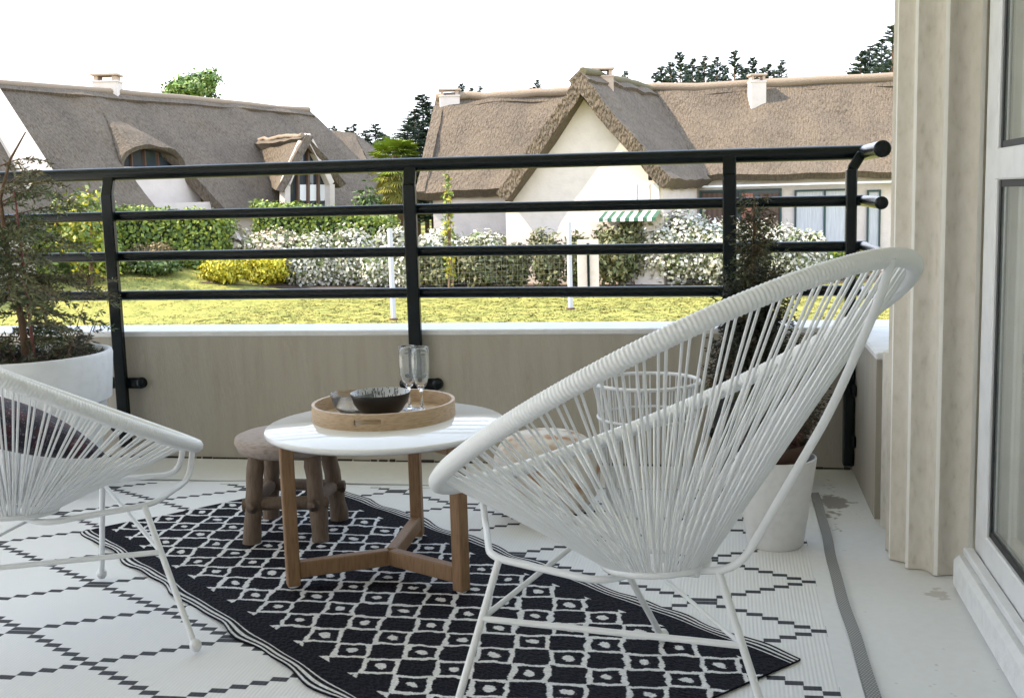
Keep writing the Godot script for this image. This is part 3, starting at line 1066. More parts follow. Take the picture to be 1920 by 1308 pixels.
	for q in [[1171, 1196], [1197, 1220], [1221, 1238]]:
		mb = MB.new()
		var a := on_plane(q[0], 348, gn, gp)
		var c := on_plane(q[1], 372, gn, gp)
		var r := (c - a); r.y = 0
		mb.box(Transform3D(Basis(r.normalized(), Vector3.UP, gn), (a + c) * 0.5 + gn * 0.03), Vector3(r.length() - 0.02, 0.42, 0.05), 0.006)
		put("shutter", mb, mats.house_white, h)
	mb = MB.new()
	var la := on_plane(1222, 331, gn, gp)
	mb.box(Transform3D(Basis(), la + gn * 0.10), Vector3(0.10, 0.18, 0.10), 0.015)
	mb.beam(la + Vector3(0, 0.1, 0), la + gn * 0.12 + Vector3(0, 0.1, 0), 0.02, 0.02)
	put("wall_lantern", mb, mats.rail, h)
	var aw := on_plane(1150, 396, gn, gp)
	var aw2 := on_plane(1240, 394, gn, gp)
	var ar := (aw2 - aw); ar.y = 0
	for i in 14:
		mb = MB.new()
		var a := aw + ar * ((i - 3.0) / 11.0)
		var b := aw + ar * ((i - 2.0) / 11.0)
		var drop := gn * 0.45 - Vector3(0, 0.16, 0)
		mb.quad(a, b, b + drop, a + drop, Vector3.UP)
		mb.quad(a + drop, b + drop, b + drop - Vector3(0, 0.08, 0), a + drop - Vector3(0, 0.08, 0), gn)
		put("awning_stripe", mb, mats.awning_green if i % 2 else mats.house_white, h)
	chimney(h, on_y(840, 182, apex.y) - out * 0.2, 0.60, 0.06, mats.wall)
	chimney(h, apex + ax * 1.5 + Vector3(0.02, 0, 0), 0.52, 0.0, mats.brick)
	chimney(h, on_y(1420, 154, apex.y) - out * 0.1, 0.44, 0.04, mats.wall)
	rebase(h, Vector3(wl.x, GROUND, wl.z))

func build_left_house() -> void:
	var h := thing("thatched_house", "long thatched house with shaded grey roof, arched eyebrow dormer and glazed porch", "house")
	var ry := 4.3
	var a := on_y(0, 152, ry)
	var b := on_y(578, 203, ry)
	var dir := (b - a).normalized()
	var side := Vector3(-dir.z, 0, dir.x)
	if side.x < 0:
		side = -side
	a -= dir * 6.0
	var drop := Vector3(0, -3.45, 0)
	var ea := a + side * 2.75 + drop
	var eb := b + side * 2.75 + drop + dir * 2.0
	var slope := (b - a).cross(ea - a).normalized()
	if slope.y < 0:
		slope = -slope
	# the eave is interrupted under the eyebrow dormer
	var tip := on_plane(190, 206, slope, a)
	var fl := on_plane(228, 312, slope, a)
	var fr := on_plane(352, 322, side, fl)
	fr = fl + dir * dir.dot(fr - fl)
	var vm := (a.y - fl.y) / (a.y - ea.y)
	var along := func(p: Vector3) -> float:
		var r0 := a.lerp(ea, vm)
		return dir.dot(p - r0) / dir.dot(b.lerp(eb, vm) - r0)
	var ul: float = along.call(fl)
	var ur: float = along.call(fr)
	var mb := MB.new()
	roof(mb, a, a.lerp(b, ul), ea.lerp(eb, ul), ea, 0.35, 0.0, 30, 30)
	put("roof", mb, mats.thatch, h)
	mb = MB.new()
	var c0 := a.lerp(b, ul)
	var c1 := a.lerp(b, ur)
	var vt := (a.y - tip.y) / (a.y - ea.y)
	var tl0 := c0.lerp(ea.lerp(eb, ul), vt)
	var tl1 := c1.lerp(ea.lerp(eb, ur), vt)
	roof(mb, c0, c1, tl1, tl0, 0.2, 0.0, 20, 12)
	roof(mb, tip, tl1, c1.lerp(ea.lerp(eb, ur), vm), c1.lerp(ea.lerp(eb, ur), vm) - dir * 0.02, 0.2, 0.0, 12, 14)
	roof(mb, tl0, tip, fl + dir * 0.02, fl, 0.2, 0.0, 12, 14)
	put("roof", mb, mats.thatch, h)
	mb = MB.new()
	roof(mb, c1, b, eb, ea.lerp(eb, ur), 0.35, 0.0, 50, 30)
	put("roof", mb, mats.thatch, h)
	mb = MB.new()
	roof(mb, a, b, eb - side * 5.5, ea - side * 5.5, 0.35, 0.0, 20, 8)
	put("roof", mb, mats.thatch, h)
	mb = MB.new()
	roof(mb, b, b - side * 0.01, eb - side * 5.5, eb, 0.35, 0.0, 14, 14)
	put("hip_roof", mb, mats.thatch, h)
	ridge_cap(h, [a - Vector3(0, 0.05, 0), b - Vector3(0, 0.05, 0)], 0.10, mats.ridge_clay)
	# long wall under the eave
	mb = MB.new()
	var wa := a + side * 2.25 + Vector3(0, -3.2, 0)
	var wb := b + side * 2.25 + Vector3(0, -3.2, 0) + dir * 1.6
	var g := -1.5
	poly_wall(mb, [wa, wb, Vector3(wb.x, g, wb.z), Vector3(wa.x, g, wa.z)], side)
	put("wall", mb, mats.wall, h)
	mb = MB.new()
	var wc := wb - side * 4.5
	poly_wall(mb, [wb, wc, Vector3(wc.x, g, wc.z), Vector3(wb.x, g, wb.z)], dir)
	put("wall", mb, mats.wall, h)
	chimney(h, on_y(202, 172, ry), 0.70, 0.30, mats.wall)
	# eyebrow dormer: a cone of thatch from a point on the roof to an arched window
	var pk := on_plane(285, 272, side, fl)
	var rise := pk.y - fl.y
	var arch := func(u: float) -> Vector3: return fl.lerp(fr, 0.5 - 0.5 * cos(PI * u)) + Vector3(0, rise * pow(sin(PI * u), 0.9), 0)
	mb = MB.new()
	mb.grid(func(u: float, v: float) -> Vector3: return thatch_point(tip.lerp(arch.call(u), v)), 28, 18, Vector3.UP)
	var cen := fl.lerp(fr, 0.5)
	mb.grid(func(u: float, v: float) -> Vector3: return thatch_point(arch.call(u)).lerp(cen + (arch.call(u) - cen) * 0.86 - side * 0.1, v), 28, 2, side)
	mb.grid(func(u: float, v: float) -> Vector3: return (cen + (arch.call(u) - cen) * 0.86 - side * 0.1) - side * 0.8 * v, 28, 2, -Vector3.UP)
	put("eyebrow_dormer", mb, mats.thatch, h)
	mb = MB.new()
	for i in 20:
		var p0: Vector3 = cen + (arch.call(i / 20.0) - cen) * 0.86 - side * 0.45
		var p1: Vector3 = cen + (arch.call((i + 1) / 20.0) - cen) * 0.86 - side * 0.45
		mb.flat(cen - side * 0.45, p0, p1, side)
	var aw := put("arched_window", mb, mats.house_glass, h)
	for s in [-0.4, 0.0, 0.4]:
		mb = MB.new()
		var bx: Vector3 = cen + (fr - fl) * 0.5 * s - side * 0.42
		mb.beam(bx - Vector3(0, 0.1, 0), bx + Vector3(0, rise * 0.8 * sqrt(1.0 - s * s), 0), 0.08, 0.06)
		put("mullion", mb, mats.house_brown, aw)
	# lower wall under the dormer, where the eave lifts
	mb = MB.new()
	var lw := fl - side * 0.15 - dir * 0.3
	var lx := fr - side * 0.15 + dir * 0.6
	poly_wall(mb, [lw, lx, Vector3(lx.x, g, lx.z), Vector3(lw.x, g, lw.z)], side)
	put("dormer_wall", mb, mats.wall, h)
	# pointed dormer over the glazed porch
	var r0 := on_plane(482, 262, slope, a)
	var r1 := r0 + side * 3.0
	var pl := on_plane(520, 356, side, r1)
	var pr := on_plane(652, 346, side, r1)
	r1 = on_plane(572, 252, side, r1)
	r0.y = r1.y
	var l0 := on_plane(506, 352, slope, a)
	mb = MB.new()
	roof(mb, r0, r1, pl, l0, 0.25, 0.0, 14, 14)
	put("porch_roof", mb, mats.thatch, h)
	mb = MB.new()
	roof(mb, r0, r1, pr, pr - side * 2.4, 0.25, 0.0, 14, 14)
	put("porch_roof", mb, mats.thatch, h)
	ridge_cap(h, [r0, r1 - side * 0.1], 0.065, mats.ridge_clay)
	var fp := r1 - side * 0.25
	mb = MB.new()
	var q := []
	for e in [[572, 262], [545, 316], [538, 384], [618, 384], [614, 340], [600, 306]]:
		q.append(on_plane(e[0], e[1], side, fp))
	poly_wall(mb, q, side, 0.05)
	var pg := put("porch_glass", mb, mats.house_glass, h)
	for e in [[[573, 255], [545, 318]], [[545, 318], [534, 345]], [[534, 345], [534, 392]], [[573, 255], [600, 305]], [[600, 305], [618, 345]], [[618, 345], [618, 392]]]:
		mb = MB.new()
		mb.beam(on_plane(e[0][0], e[0][1], side, fp + side * 0.12), on_plane(e[1][0], e[1][1], side, fp + side * 0.12), 0.24, 0.2, 0.0, side)
		put("porch_frame", mb, mats.wall, pg)
	for e in [[[558, 296], [558, 384]], [[577, 268], [577, 384]], [[596, 306], [596, 384]], [[545, 318], [604, 318]]]:
		mb = MB.new()
		mb.beam(on_plane(e[0][0], e[0][1], side, fp + side * 0.05), on_plane(e[1][0], e[1][1], side, fp + side * 0.05), 0.10, 0.08, 0.0, side)
		put("mullion", mb, mats.house_brown, pg)
	for e in [[560, 576], [579, 594], [599, 610]]:
		mb = MB.new()
		var k0 := on_plane(e[0], 346, side, fp + side * 0.02)
		var k1 := on_plane(e[1], 346, side, fp + side * 0.02)
		var k2 := on_plane(e[1], 376, side, fp + side * 0.02)
		mb.quad(k0, k1, Vector3(k1.x, k2.y, k1.z), Vector3(k0.x, k2.y, k0.z), side)
		put("blind", mb, mats.house_white, pg)
	# gable verge at the near end, lit by the sun
	var v0 := on_plane(-70, 96, side, a + side * 1.9)
	mb = MB.new()
	var n0 := on_plane(-40, 105, slope, a + slope * 0.5)
	var n1 := on_plane(98, 318, slope, a + slope * 0.5)
	var n2 := on_plane(60, 345, slope, a + slope * 0.25)
	var n3 := on_plane(-40, 190, slope, a + slope * 0.05)
	mb.quad(n0, n1, n2, n3, Vector3.BACK + Vector3.LEFT)
	mb.quad(n0, n1, n1 - slope * 0.6, n0 - slope * 0.6, dir)
	mb.quad(n3, n2, n2 - slope * 0.6, n3 - slope * 0.6, -dir)
	put("verge", mb, mats.wall, h)
	rebase(h, Vector3(wb.x, ground_y(wb.x, wb.z), wb.z))
	# low annex beyond
	var o := thing("thatched_annex", "low thatched annex roof behind the far end of the grey roofed house", "house")
	var s0 := at_depth(600, 246, 54)
	var s1 := at_depth(664, 249, 55)
	var t0 := at_depth(625, 345, 51)
	var t1 := at_depth(712, 345, 52)
	mb = MB.new()
	roof(mb, s0, s1, t1, t0, 0.35, 0.0, 20, 14)
	put("roof", mb, mats.thatch, o)
	mb = MB.new()
	mb.grid(func(u: float, v: float) -> Vector3: return s1.lerp(t1.lerp(t1 + Vector3(0.6, 0, -6), u), v), 4, 8, Vector3.RIGHT)
	put("hip_roof", mb, mats.thatch, o)
	mb = MB.new()
	var u0 := at_depth(622, 346, 52.0)
	var u1 := at_depth(720, 346, 52.5)
	poly_wall(mb, [u0, u1, Vector3(u1.x, -1.4, u1.z), Vector3(u0.x, -1.4, u0.z)], Vector3(0.2, 0, 0.97).normalized())
	put("wall", mb, mats.wall, o)
	mb = MB.new()
	for i in 5:
		var p := at_depth(676 + i * 10, 347, 50.5)
		mb.beam(p, p + Vector3(0, 0.55, 0), 0.06, 0.06)
	mb.beam(at_depth(676, 347, 50.5) + Vector3(0, 0.55, 0), at_depth(716, 347, 50.5) + Vector3(0, 0.55, 0), 0.06, 0.06)
	put("balustrade", mb, mats.house_white, o)
	rebase(o, Vector3(u0.x, ground_y(u0.x, u0.z), u0.z))

# ---------------------------------------------------------------- garden
func px_shrub(called: String, label: String, x: float, base: float, w: float, h: float, seed_: int, cols: Array, count: int, leaf: float, group: String, blossom: Array = [], nb := 0, depth := 0.0) -> void:
	var p := stand(x, depth) if depth > 0.0 else on_ground(x, base)
	var d := -(look.inverse() * (p - EYE)).z
	var k := d / FOCAL
	var hh := h * k
	if depth > 0.0:            # h is then the pixel row of the top
		hh = at_depth(x, h, d).y - p.y
	shrub(called, label, p, Vector3(w * k, hh, maxf(w * k * 0.8, 0.6)), seed_, cols, count, leaf, group, blossom, nb)
func hedge(label: String, x0: float, x1: float, top: float, depth: float, thick: float, seed_: int, cols: Array, count: int) -> void:
	var a := stand(x0, depth)
	var b := stand(x1, depth)
	var h := at_depth((x0 + x1) * 0.5, top, depth).y - a.y
	var o := thing("hedge", label, "hedge", (a + b) * 0.5, "clipped hedges before the left house")
	var r := RandomNumberGenerator.new()
	r.seed = seed_
	var v := PackedVector3Array()
	var n := PackedVector3Array()
	var c := PackedColorArray()
	var ax := (b - a).normalized()
	var l := a.distance_to(b)
	var out := Vector3(-ax.z, 0, ax.x)
	for i in count:
		var f := r.randi() % 5
		var p := Vector3(r.randf_range(-0.5, 0.5), r.randf(), r.randf_range(-0.5, 0.5))
		var d := Vector3.UP
		if f < 2:
			p.y = 1.0 - pow(r.randf(), 2) * 0.15
		elif f < 4:
			p.z = 0.5 - pow(r.randf(), 2) * 0.2
			d = out
		else:
			p.x = 0.5 * (1 if r.randf() < 0.5 else -1)
			d = ax * signf(p.x)
		var q := ax * p.x * l + out * p.z * thick + Vector3(0, p.y * h, 0) + d * 0.10 * bumps.get_noise_3d(p.x * l * 12, p.y * h * 12, seed_) + d * 0.05 * r.randfn()
		var nn := (d + Vector3(r.randfn(), r.randfn(), r.randfn()) * 0.5).normalized()
		var tt := nn.cross(Vector3(r.randfn(), r.randfn(), r.randfn())).normalized()
		var ll := r.randf_range(0.06, 0.14)
		var w := nn.cross(tt) * ll * 0.35
		var col: Color = cols[r.randi() % cols.size()] * r.randf_range(0.7, 1.3)
		for e in [q, q + tt * ll * 0.5 + w, q + tt * ll, q, q + tt * ll, q + tt * ll * 0.5 - w]:
			v.append(e); n.append(nn); c.append(col)
	obj("foliage", raw_mesh(v, n, c), mats.leaf, o)
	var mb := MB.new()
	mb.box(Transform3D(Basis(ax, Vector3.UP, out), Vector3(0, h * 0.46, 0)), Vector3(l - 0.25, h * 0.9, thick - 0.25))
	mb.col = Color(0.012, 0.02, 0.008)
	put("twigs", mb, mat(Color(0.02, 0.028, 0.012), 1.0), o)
func build_garden() -> void:
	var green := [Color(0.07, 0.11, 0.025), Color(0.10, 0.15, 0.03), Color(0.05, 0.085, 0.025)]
	var bright := [Color(0.24, 0.28, 0.03), Color(0.16, 0.22, 0.035), Color(0.11, 0.165, 0.035)]
	var dusty := [Color(0.13, 0.13, 0.055), Color(0.17, 0.16, 0.075), Color(0.09, 0.11, 0.045)]
	var yellow := [Color(0.46, 0.40, 0.02), Color(0.56, 0.47, 0.03), Color(0.36, 0.34, 0.03)]
	var pale := [Color(0.17, 0.20, 0.075), Color(0.12, 0.16, 0.05), Color(0.20, 0.22, 0.10)]
	var white := [Color(0.72, 0.69, 0.58), Color(0.66, 0.62, 0.50), Color(0.62, 0.60, 0.53)]
	var blush := [Color(0.55, 0.45, 0.36), Color(0.60, 0.52, 0.42), Color(0.50, 0.46, 0.30)]
	# clipped hedges
	hedge("long clipped hedge with yellow green tips behind the golden shrub", 482, 735, 376, 30.5, 1.6, 101, bright, 9000)
	hedge("clipped hedge below the arched dormer of the grey roofed house", 228, 424, 388, 29.0, 1.6, 102, bright, 7000)
	hedge("lower bright green hedge showing behind the potted conifer", 40, 205, 432, 27.5, 1.4, 103, bright, 5000)
	# golden and grassy
	px_shrub("golden_shrub", "low golden yellow shrub spreading at the lawn's edge", 422, 529, 100, 46, 111, yellow, 3500, 0.10, "golden shrubs")
	px_shrub("golden_shrub", "small golden yellow shrub beside the white flowers", 500, 532, 95, 48, 112, yellow, 3500, 0.10, "golden shrubs")
	px_shrub("grass_tuft", "pinkish tuft of tall grass behind the golden shrub", 440, 500, 90, 66, 113, blush, 2200, 0.16, "tufts", blush, 300)
	# white flowering shrubs: front row and back row
	var fr := "white flowering shrubs below the windows"
	var fl := "large white flowering shrub below the curtained windows"
	for q in [[575, 537, 95, 66, 121], [645, 539, 100, 74, 122], [712, 540, 95, 78, 123], [765, 540, 80, 76, 124]]:
		px_shrub("flowering_shrub", "greyish white flowering shrub between the golden shrubs and the net", q[0], q[1], q[2], q[3], q[4], pale, 3200, 0.11, "flowering shrubs beside the golden shrubs", white, 3600)
	for q in [[500, 436, 120, 131], [580, 440, 110, 132], [655, 432, 110, 133], [735, 430, 110, 134], [820, 436, 120, 135], [900, 438, 110, 136]]:
		px_shrub("flowering_shrub", "pale flowering shrub in the back row below the long clipped hedge" if q[0] < 780 else "pale flowering shrub in the back row by the left wall of the gable", q[0], 0, q[2], q[1], q[3], pale, 2600, 0.12, "flowering shrubs of the back row", white if q[0] > 560 else blush, 3600, 29.0)
	for q in [[1270, 532, 165, 130, 141, 0], [1350, 532, 140, 112, 142, 0], [1440, 530, 150, 108, 143, 0], [1215, 530, 90, 84, 144, 0], [1505, 528, 90, 88, 145, 0]]:
		px_shrub("flowering_shrub", fl, q[0], q[1], q[2], q[3], q[4], pale, 4200, 0.11, fr, white, 7000)
	# dusty green shrubs in the middle
	var dg := "dusty green shrubs in the bed"
	for q in [[825, 540, 110, 82, 151], [905, 541, 105, 84, 152], [968, 540, 60, 80, 153], [1030, 540, 80, 104, 154], [1085, 539, 50, 100, 155], [1150, 537, 100, 112, 156], [1192, 534, 70, 140, 157]]:
		px_shrub("dusty_shrub", "dusty green shrub in the bed before the pointed gable", q[0], q[1], q[2], q[3], q[4], dusty, 2600, 0.12, dg)
	px_shrub("green_shrub", "fresh green shrub beside the white flowers near the corner post", 1585, 522, 130, 62, 161, bright, 3000, 0.12, "")
	# left corner, behind the potted conifer
	px_shrub("dark_shrub", "dark rounded shrub standing on the lawn behind the potted conifer", 150, 522, 95, 88, 171, green, 3500, 0.10, "")
	px_shrub("green_shrub", "light green shrub between the dark shrub and the railing post", 205, 516, 80, 62, 172, bright, 2500, 0.10, "")
	px_shrub("green_shrub", "leafy green shrub at the far left of the lawn", 30, 520, 120, 95, 173, bright, 3500, 0.12, "")
	px_shrub("yellow_green_bush", "tall bush with yellow green leaves before the left house", 150, 0, 150, 350, 174, bright + bright + yellow, 1500, 0.13, "", [], 0, 26.0)
	px_shrub("shadow_shrub", "low dark shrub added in place of the hedge shadow at the edge of the path", 290, 514, 120, 34, 175, green, 2500, 0.10, "")  # dark leaves stand in for the hedge's shadow on the lawn
	px_shrub("dry_grass", "strip of dry tawny grass below the clipped hedge", 270, 0, 110, 455, 176, [Color(0.26, 0.17, 0.07), Color(0.2, 0.16, 0.07)], 2600, 0.07, "", [], 0, 28.0)
	px_shrub("climbing_shrub", "slender yellow green shrub rising against the thatched eave", 838, 0, 20, 322, 177, bright + yellow, 420, 0.10, "", [], 0, 26.2)
	px_shrub("green_shrub", "dark green shrub under the glazed porch", 690, 0, 70, 348, 178, green, 1800, 0.14, "", [], 0, 33.0)
	# palm
	var pp := stand(742, 34.0)
	var top := at_depth(745, 290, 34.0)
	var pt := thing("fan_palm", "bright green fan palm between the two thatched houses", "palm", pp)
	var mb := MB.new()
	var th := top.y - pp.y
	mb.tube([Vector3.ZERO, Vector3(0.05, th * 0.5, 0), Vector3(0, th, 0)], [0.16, 0.14, 0.10], 8)
	put("trunk", mb, mats.bark, pt)
	var r := RandomNumberGenerator.new()
	r.seed = 181
	for k in 60:
		var v := PackedVector3Array()
		var n := PackedVector3Array()
		var c := PackedColorArray()
		var a := r.randf() * TAU
		var el := r.randf_range(-1.1, 1.0)
		var d := Vector3(cos(a) * cos(el), sin(el), sin(a) * cos(el))
		var o := Vector3(0, th, 0) + d * 0.35 - Vector3(0, 1.1 * r.randf() if el < 0.0 else 0.0, 0)
		var sd := d.cross(Vector3.UP).normalized()
		for q in 15:
			var f := (q - 7) / 7.0 * 1.3
			var e := (d * cos(f) + sd * sin(f)).normalized()
			var l := 0.5 * r.randf_range(0.8, 1.1)
			var w := e.cross(d.cross(sd)).normalized() * 0.028
			var tip := o + e * l - Vector3(0, 0.10, 0)
			var nn := d.cross(sd).normalized()
			nn = nn if nn.y > 0 else -nn
			var col := Color(0.24, 0.30, 0.03).lerp(Color(0.15, 0.23, 0.03), r.randf()) if el > -0.1 else Color(0.28, 0.26, 0.05)
			for z in [o, o + e * l * 0.5 + w, tip, o, tip, o + e * l * 0.5 - w]:
				v.append(z); n.append(nn); c.append(col)
		obj("frond", raw_mesh(v, n, c), mats.leaf, pt)
	# garden net between two white poles
	var p0 := on_ground(738, 600)
	var p1 := on_ground(1070, 580)
	var nt := thing("garden_net", "fine net strung between two white poles on the lawn", "net", p0)
	for q in [p0, p1]:
		mb = MB.new()
		var b: Vector3 = q - p0
		mb.tube([b - Vector3(0, 0.05, 0), b + Vector3(0, 1.72, 0)], 0.05, 10)
		var po := put("pole", mb, mats.pole, nt)
		mb = MB.new()
		mb.lathe([Vector2(0.085, 0.0), Vector2(0.085, 0.035), Vector2(0.0, 0.05)], 12, Transform3D(Basis(), b))
		put("pole_foot", mb, mats.house_brown, po)
	mb = MB.new()
	var sp := p1 - p0
	for i in 34:
		mb.beam(sp * (i / 33.0) + Vector3(0, 0.62, 0), sp * (i / 33.0) + Vector3(0, 1.55, 0), 0.0016, 0.0016)
	for i in 10:
		mb.beam(Vector3(0, 0.62 + i * 0.1033, 0), sp + Vector3(0, 0.62 + i * 0.1033, 0), 0.0016, 0.0016)
	var net := put("net", mb, mats.path, nt)
	net.set_meta("kind", "stuff")
	# white garden wall with a dark gate post behind the shrubs
	var gw := thing("garden_wall", "pale garden wall with a dark slim post between the dusty shrubs", "wall", stand(1100, 26.0))
	mb = MB.new()
	mb.box(Transform3D(Basis(Vector3.UP, 0.1), Vector3(0, 0.6, 0)), Vector3(0.5, 1.2, 0.12), 0.01)
	put("panel", mb, mats.wall, gw)
	mb = MB.new()
	mb.box(Transform3D(Basis(), Vector3(0.02, 0.55, 0.12)), Vector3(0.06, 1.15, 0.06), 0.005)
	put("post", mb, mats.rail, gw)

func build_trees() -> void:
	var g := "conifers beyond the houses"
	var k := 300
	for q in [[1242, 126, 60], [1260, 118, 62], [1277, 100, 60], [1300, 112, 64], [1322, 108, 61], [1346, 110, 63], [1378, 97, 60], [1394, 128, 62], [1412, 110, 61], [1440, 122, 63], [1465, 116, 60], [1590, 138, 62], [1335, 122, 66], [1290, 122, 66], [1360, 124, 67], [1250, 132, 67], [1312, 126, 66], [1402, 130, 67], [1430, 128, 66], [1452, 132, 67], [1232, 138, 66]]:
		k += 1
		var p := stand(q[0], q[2])
		conifer("dark conifer rising behind the sunlit roof on the gable's right", p, at_depth(q[0], q[1], q[2]).y - p.y, 3.6, k, g)
	for q in [[1612, 98, 55], [1628, 90, 56], [1650, 78, 55], [1670, 50, 54], [1690, 60, 56]]:
		k += 1
		var p := stand(q[0], q[2])
		conifer("tall dark conifer above the roof end beside the fluted column", p, at_depth(q[0], q[1], q[2]).y - p.y, 4.6, k, g)
	for q in [[872, 158, 70], [888, 166, 70], [905, 164, 72], [1013, 152, 72], [1003, 164, 72], [1176, 134, 74]]:
		k += 1
		var p := stand(q[0], q[2])
		conifer("small dark conifer tip showing over the thatched ridge by the gable", p, at_depth(q[0], q[1], q[2]).y - p.y, 3.2, k, g)
	for q in [[798, 178, 48], [782, 205, 47], [768, 228, 46], [810, 192, 48], [708, 232, 62], [690, 244, 62], [724, 252, 61], [668, 232, 66], [655, 238, 66], [632, 236, 70], [618, 240, 70], [676, 258, 64]]:
		k += 1
		var p := stand(q[0], q[2])
		conifer("dark conifer standing between the two thatched houses", p, at_depth(q[0], q[1], q[2]).y - p.y, 4.4 if q[2] < 65 else 3.4, k, g)
	# broad-leaved tree behind the grey roof
	var d := 58.0
	var p := stand(352, d)
	var t := thing("leafy_tree", "round bright green tree behind the grey thatched ridge", "tree", p)
	var c := at_depth(352, 172, d) - p
	var mb := MB.new()
	mb.tube([Vector3.ZERO, c * 0.6, c], [0.3, 0.22, 0.1], 8)
	put("trunk", mb, mats.bark, t)
	var bl := []
	var r := RandomNumberGenerator.new()
	r.seed = 411
	for i in 26:
		var a := r.randf() * TAU
		var e := Vector3(cos(a) * r.randf() * 2.3, r.randf_range(-0.9, 0.85), sin(a) * r.randf() * 1.8)
		e.x *= 1.0 - 0.28 * maxf(e.y, 0)
		bl.append([c + e, Vector3(0.62, 0.45, 0.62) * r.randf_range(0.7, 1.2)])
	obj("crown", leaves(412, bl, 9000, 0.20, [Color(0.12, 0.20, 0.03), Color(0.09, 0.15, 0.03), Color(0.16, 0.22, 0.05)], 1.8, 0.2), mats.leaf, t)

# ---------------------------------------------------------------- rugs
func build_rugs() -> void:
	var o := thing("white_rug", "large white woven rug with a lattice of stepped black diamonds", "rug", Vector3(-1.4, 0, -2.1))
	var org := o.position
	var top := func(x: float, z: float) -> Vector3:
		return Vector3(x, 0.0065 + 0.0012 * sin(x * 9.0 + z * 4.0), z) - org
	var sheet := func(x0: float, x1: float, z0: float, z1: float, nx: int, nz: int) -> MB:
		var mb := MB.new()
		for i in nx:
			for j in nz:
				var q := []
				var u := []
				for w in [[0, 0], [1, 0], [1, 1], [0, 1]]:
					var x: float = lerpf(x0, x1, float(i + w[0]) / nx)
					var z: float = lerpf(z0, z1, float(j + w[1]) / nz)
					q.append(top.call(x, z))
					u.append(Vector2((x - 0.2) / 0.53 + 0.0333, (z + 2.835 + 0.0316 * (x - 0.2)) / 0.325 + 0.0333))
				mb.quad(q[0], q[1], q[2], q[3], Vector3.UP, u[0], u[1], u[2], u[3])
		return mb
	put("field", sheet.call(-3.1, 0.217, -3.655, -0.7, 60, 50), white_rug_material(), o)
	var plain := textured(Color(0.735, 0.74, 0.74), 0.7, noise_tex(0.03, [[0.0, grey(0.94)], [1.0, grey(1)]], 75, 3), Vector3(2, 2, 2))
	put("border", sheet.call(0.217, 0.262, -3.655, -0.7, 1, 50), plain, o)
	put("back_border", sheet.call(-3.1, 0.262, -3.70, -3.655, 60, 1), plain, o)
	var im := Image.create(32, 32, false, Image.FORMAT_RGB8)
	im.fill(Color(0.17, 0.17, 0.17).linear_to_srgb())
	for i in 4:
		for j in 4:
			im.fill_rect(Rect2i(i * 8 + (4 if j % 2 else 0), j * 8, 4, 5), Color(0.42, 0.42, 0.41).linear_to_srgb())
	var band := mat(Color.WHITE, 0.8)
	band.albedo_texture = ImageTexture.create_from_image(im)
	band.uv1_scale = Vector3(1, 1, 1)
	var mb := MB.new()
	var n := 120
	var wav := func(z: float) -> float: return 0.004 * sin(z * 5.0) + 0.001 * sin(z * 17.0)
	for i in n:
		var z0 := lerpf(-3.70, -0.7, float(i) / n)
		var z1 := lerpf(-3.70, -0.7, float(i + 1) / n)
		var w0: float = wav.call(z0)
		var w1: float = wav.call(z1)
		var a := Vector3(0.260 + w0, 0.0075, z0) - org
		var b := Vector3(0.288 + w0, 0.0095, z0) - org
		var c := Vector3(0.288 + w1, 0.0095, z1) - org
		var d := Vector3(0.260 + w1, 0.0075, z1) - org
		mb.quad(a, b, c, d, Vector3.UP, Vector2(0, z0 * 40), Vector2(1, z0 * 40), Vector2(1, z1 * 40), Vector2(0, z1 * 40))
		var dn := Vector3(0.002, -0.009, 0)
		mb.quad(b, c, c + dn, b + dn, Vector3.RIGHT, Vector2(0, z0 * 40), Vector2(0, z1 * 40), Vector2(0.3, z1 * 40), Vector2(0.3, z0 * 40))
	put("edge_band", mb, band, o)
	mb = MB.new()
	for i in 100:
		var x0 := lerpf(-3.1, 0.26, i / 100.0)
		var x1 := lerpf(-3.1, 0.26, (i + 1) / 100.0)
		var f := func(x: float) -> float: return -3.70 + 0.010 * sin(x * 5.0) + 0.005 * sin(x * 13.0)
		var a := Vector3(x0, 0.008, f.call(x0)) - org
		var b := Vector3(x1, 0.008, f.call(x1)) - org
		mb.quad(a, b, b + Vector3(0, 0, 0.012), a + Vector3(0, 0, 0.012), Vector3.UP)
		mb.quad(a, b, b - Vector3(0, 0.008, 0), a - Vector3(0, 0.008, 0), Vector3.FORWARD)
	put("back_hem", mb, mat(Color(0.30, 0.30, 0.29), 0.8), o)
	# black rug laid diagonally on top
	var u := Vector3(0.76, 0, 0.65).normalized()
	var nn := Vector3(-u.z, 0, u.x)
	var u0 := -3.47
	var u1 := -1.405
	var n0 := -1.875
	var n1 := -1.03
	var mid := u * (u0 + u1) * 0.5 + nn * (n0 + n1) * 0.5
	var k := thing("black_rug", "black rug with white dotted diamond lattice laid diagonally under the coffee table", "rug", mid)
	mb = MB.new()
	var nx := 90
	var ny := 40
	var surf := func(a: float, b: float) -> Vector3:
		var e := minf(minf(b, 1.0 - b) * (n1 - n0), minf(a, 1.0 - a) * (u1 - u0))
		var lift := 0.012 + 0.0015 * sin(a * 31.0 + b * 5.0)
		var wave := 0.0
		if e < 0.05:
			var s := 1.0 - e / 0.05
			lift += 0.004 * s * maxf(0.0, sin(a * 47.0 + b * 9.0))
			wave = 0.007 * s * sin(a * 38.0) + 0.004 * s * sin(a * 71.0 + 1.0)
		return u * lerpf(u0, u1, a) + nn * (lerpf(n0, n1, b) + wave) + Vector3(0, lift, 0) - mid
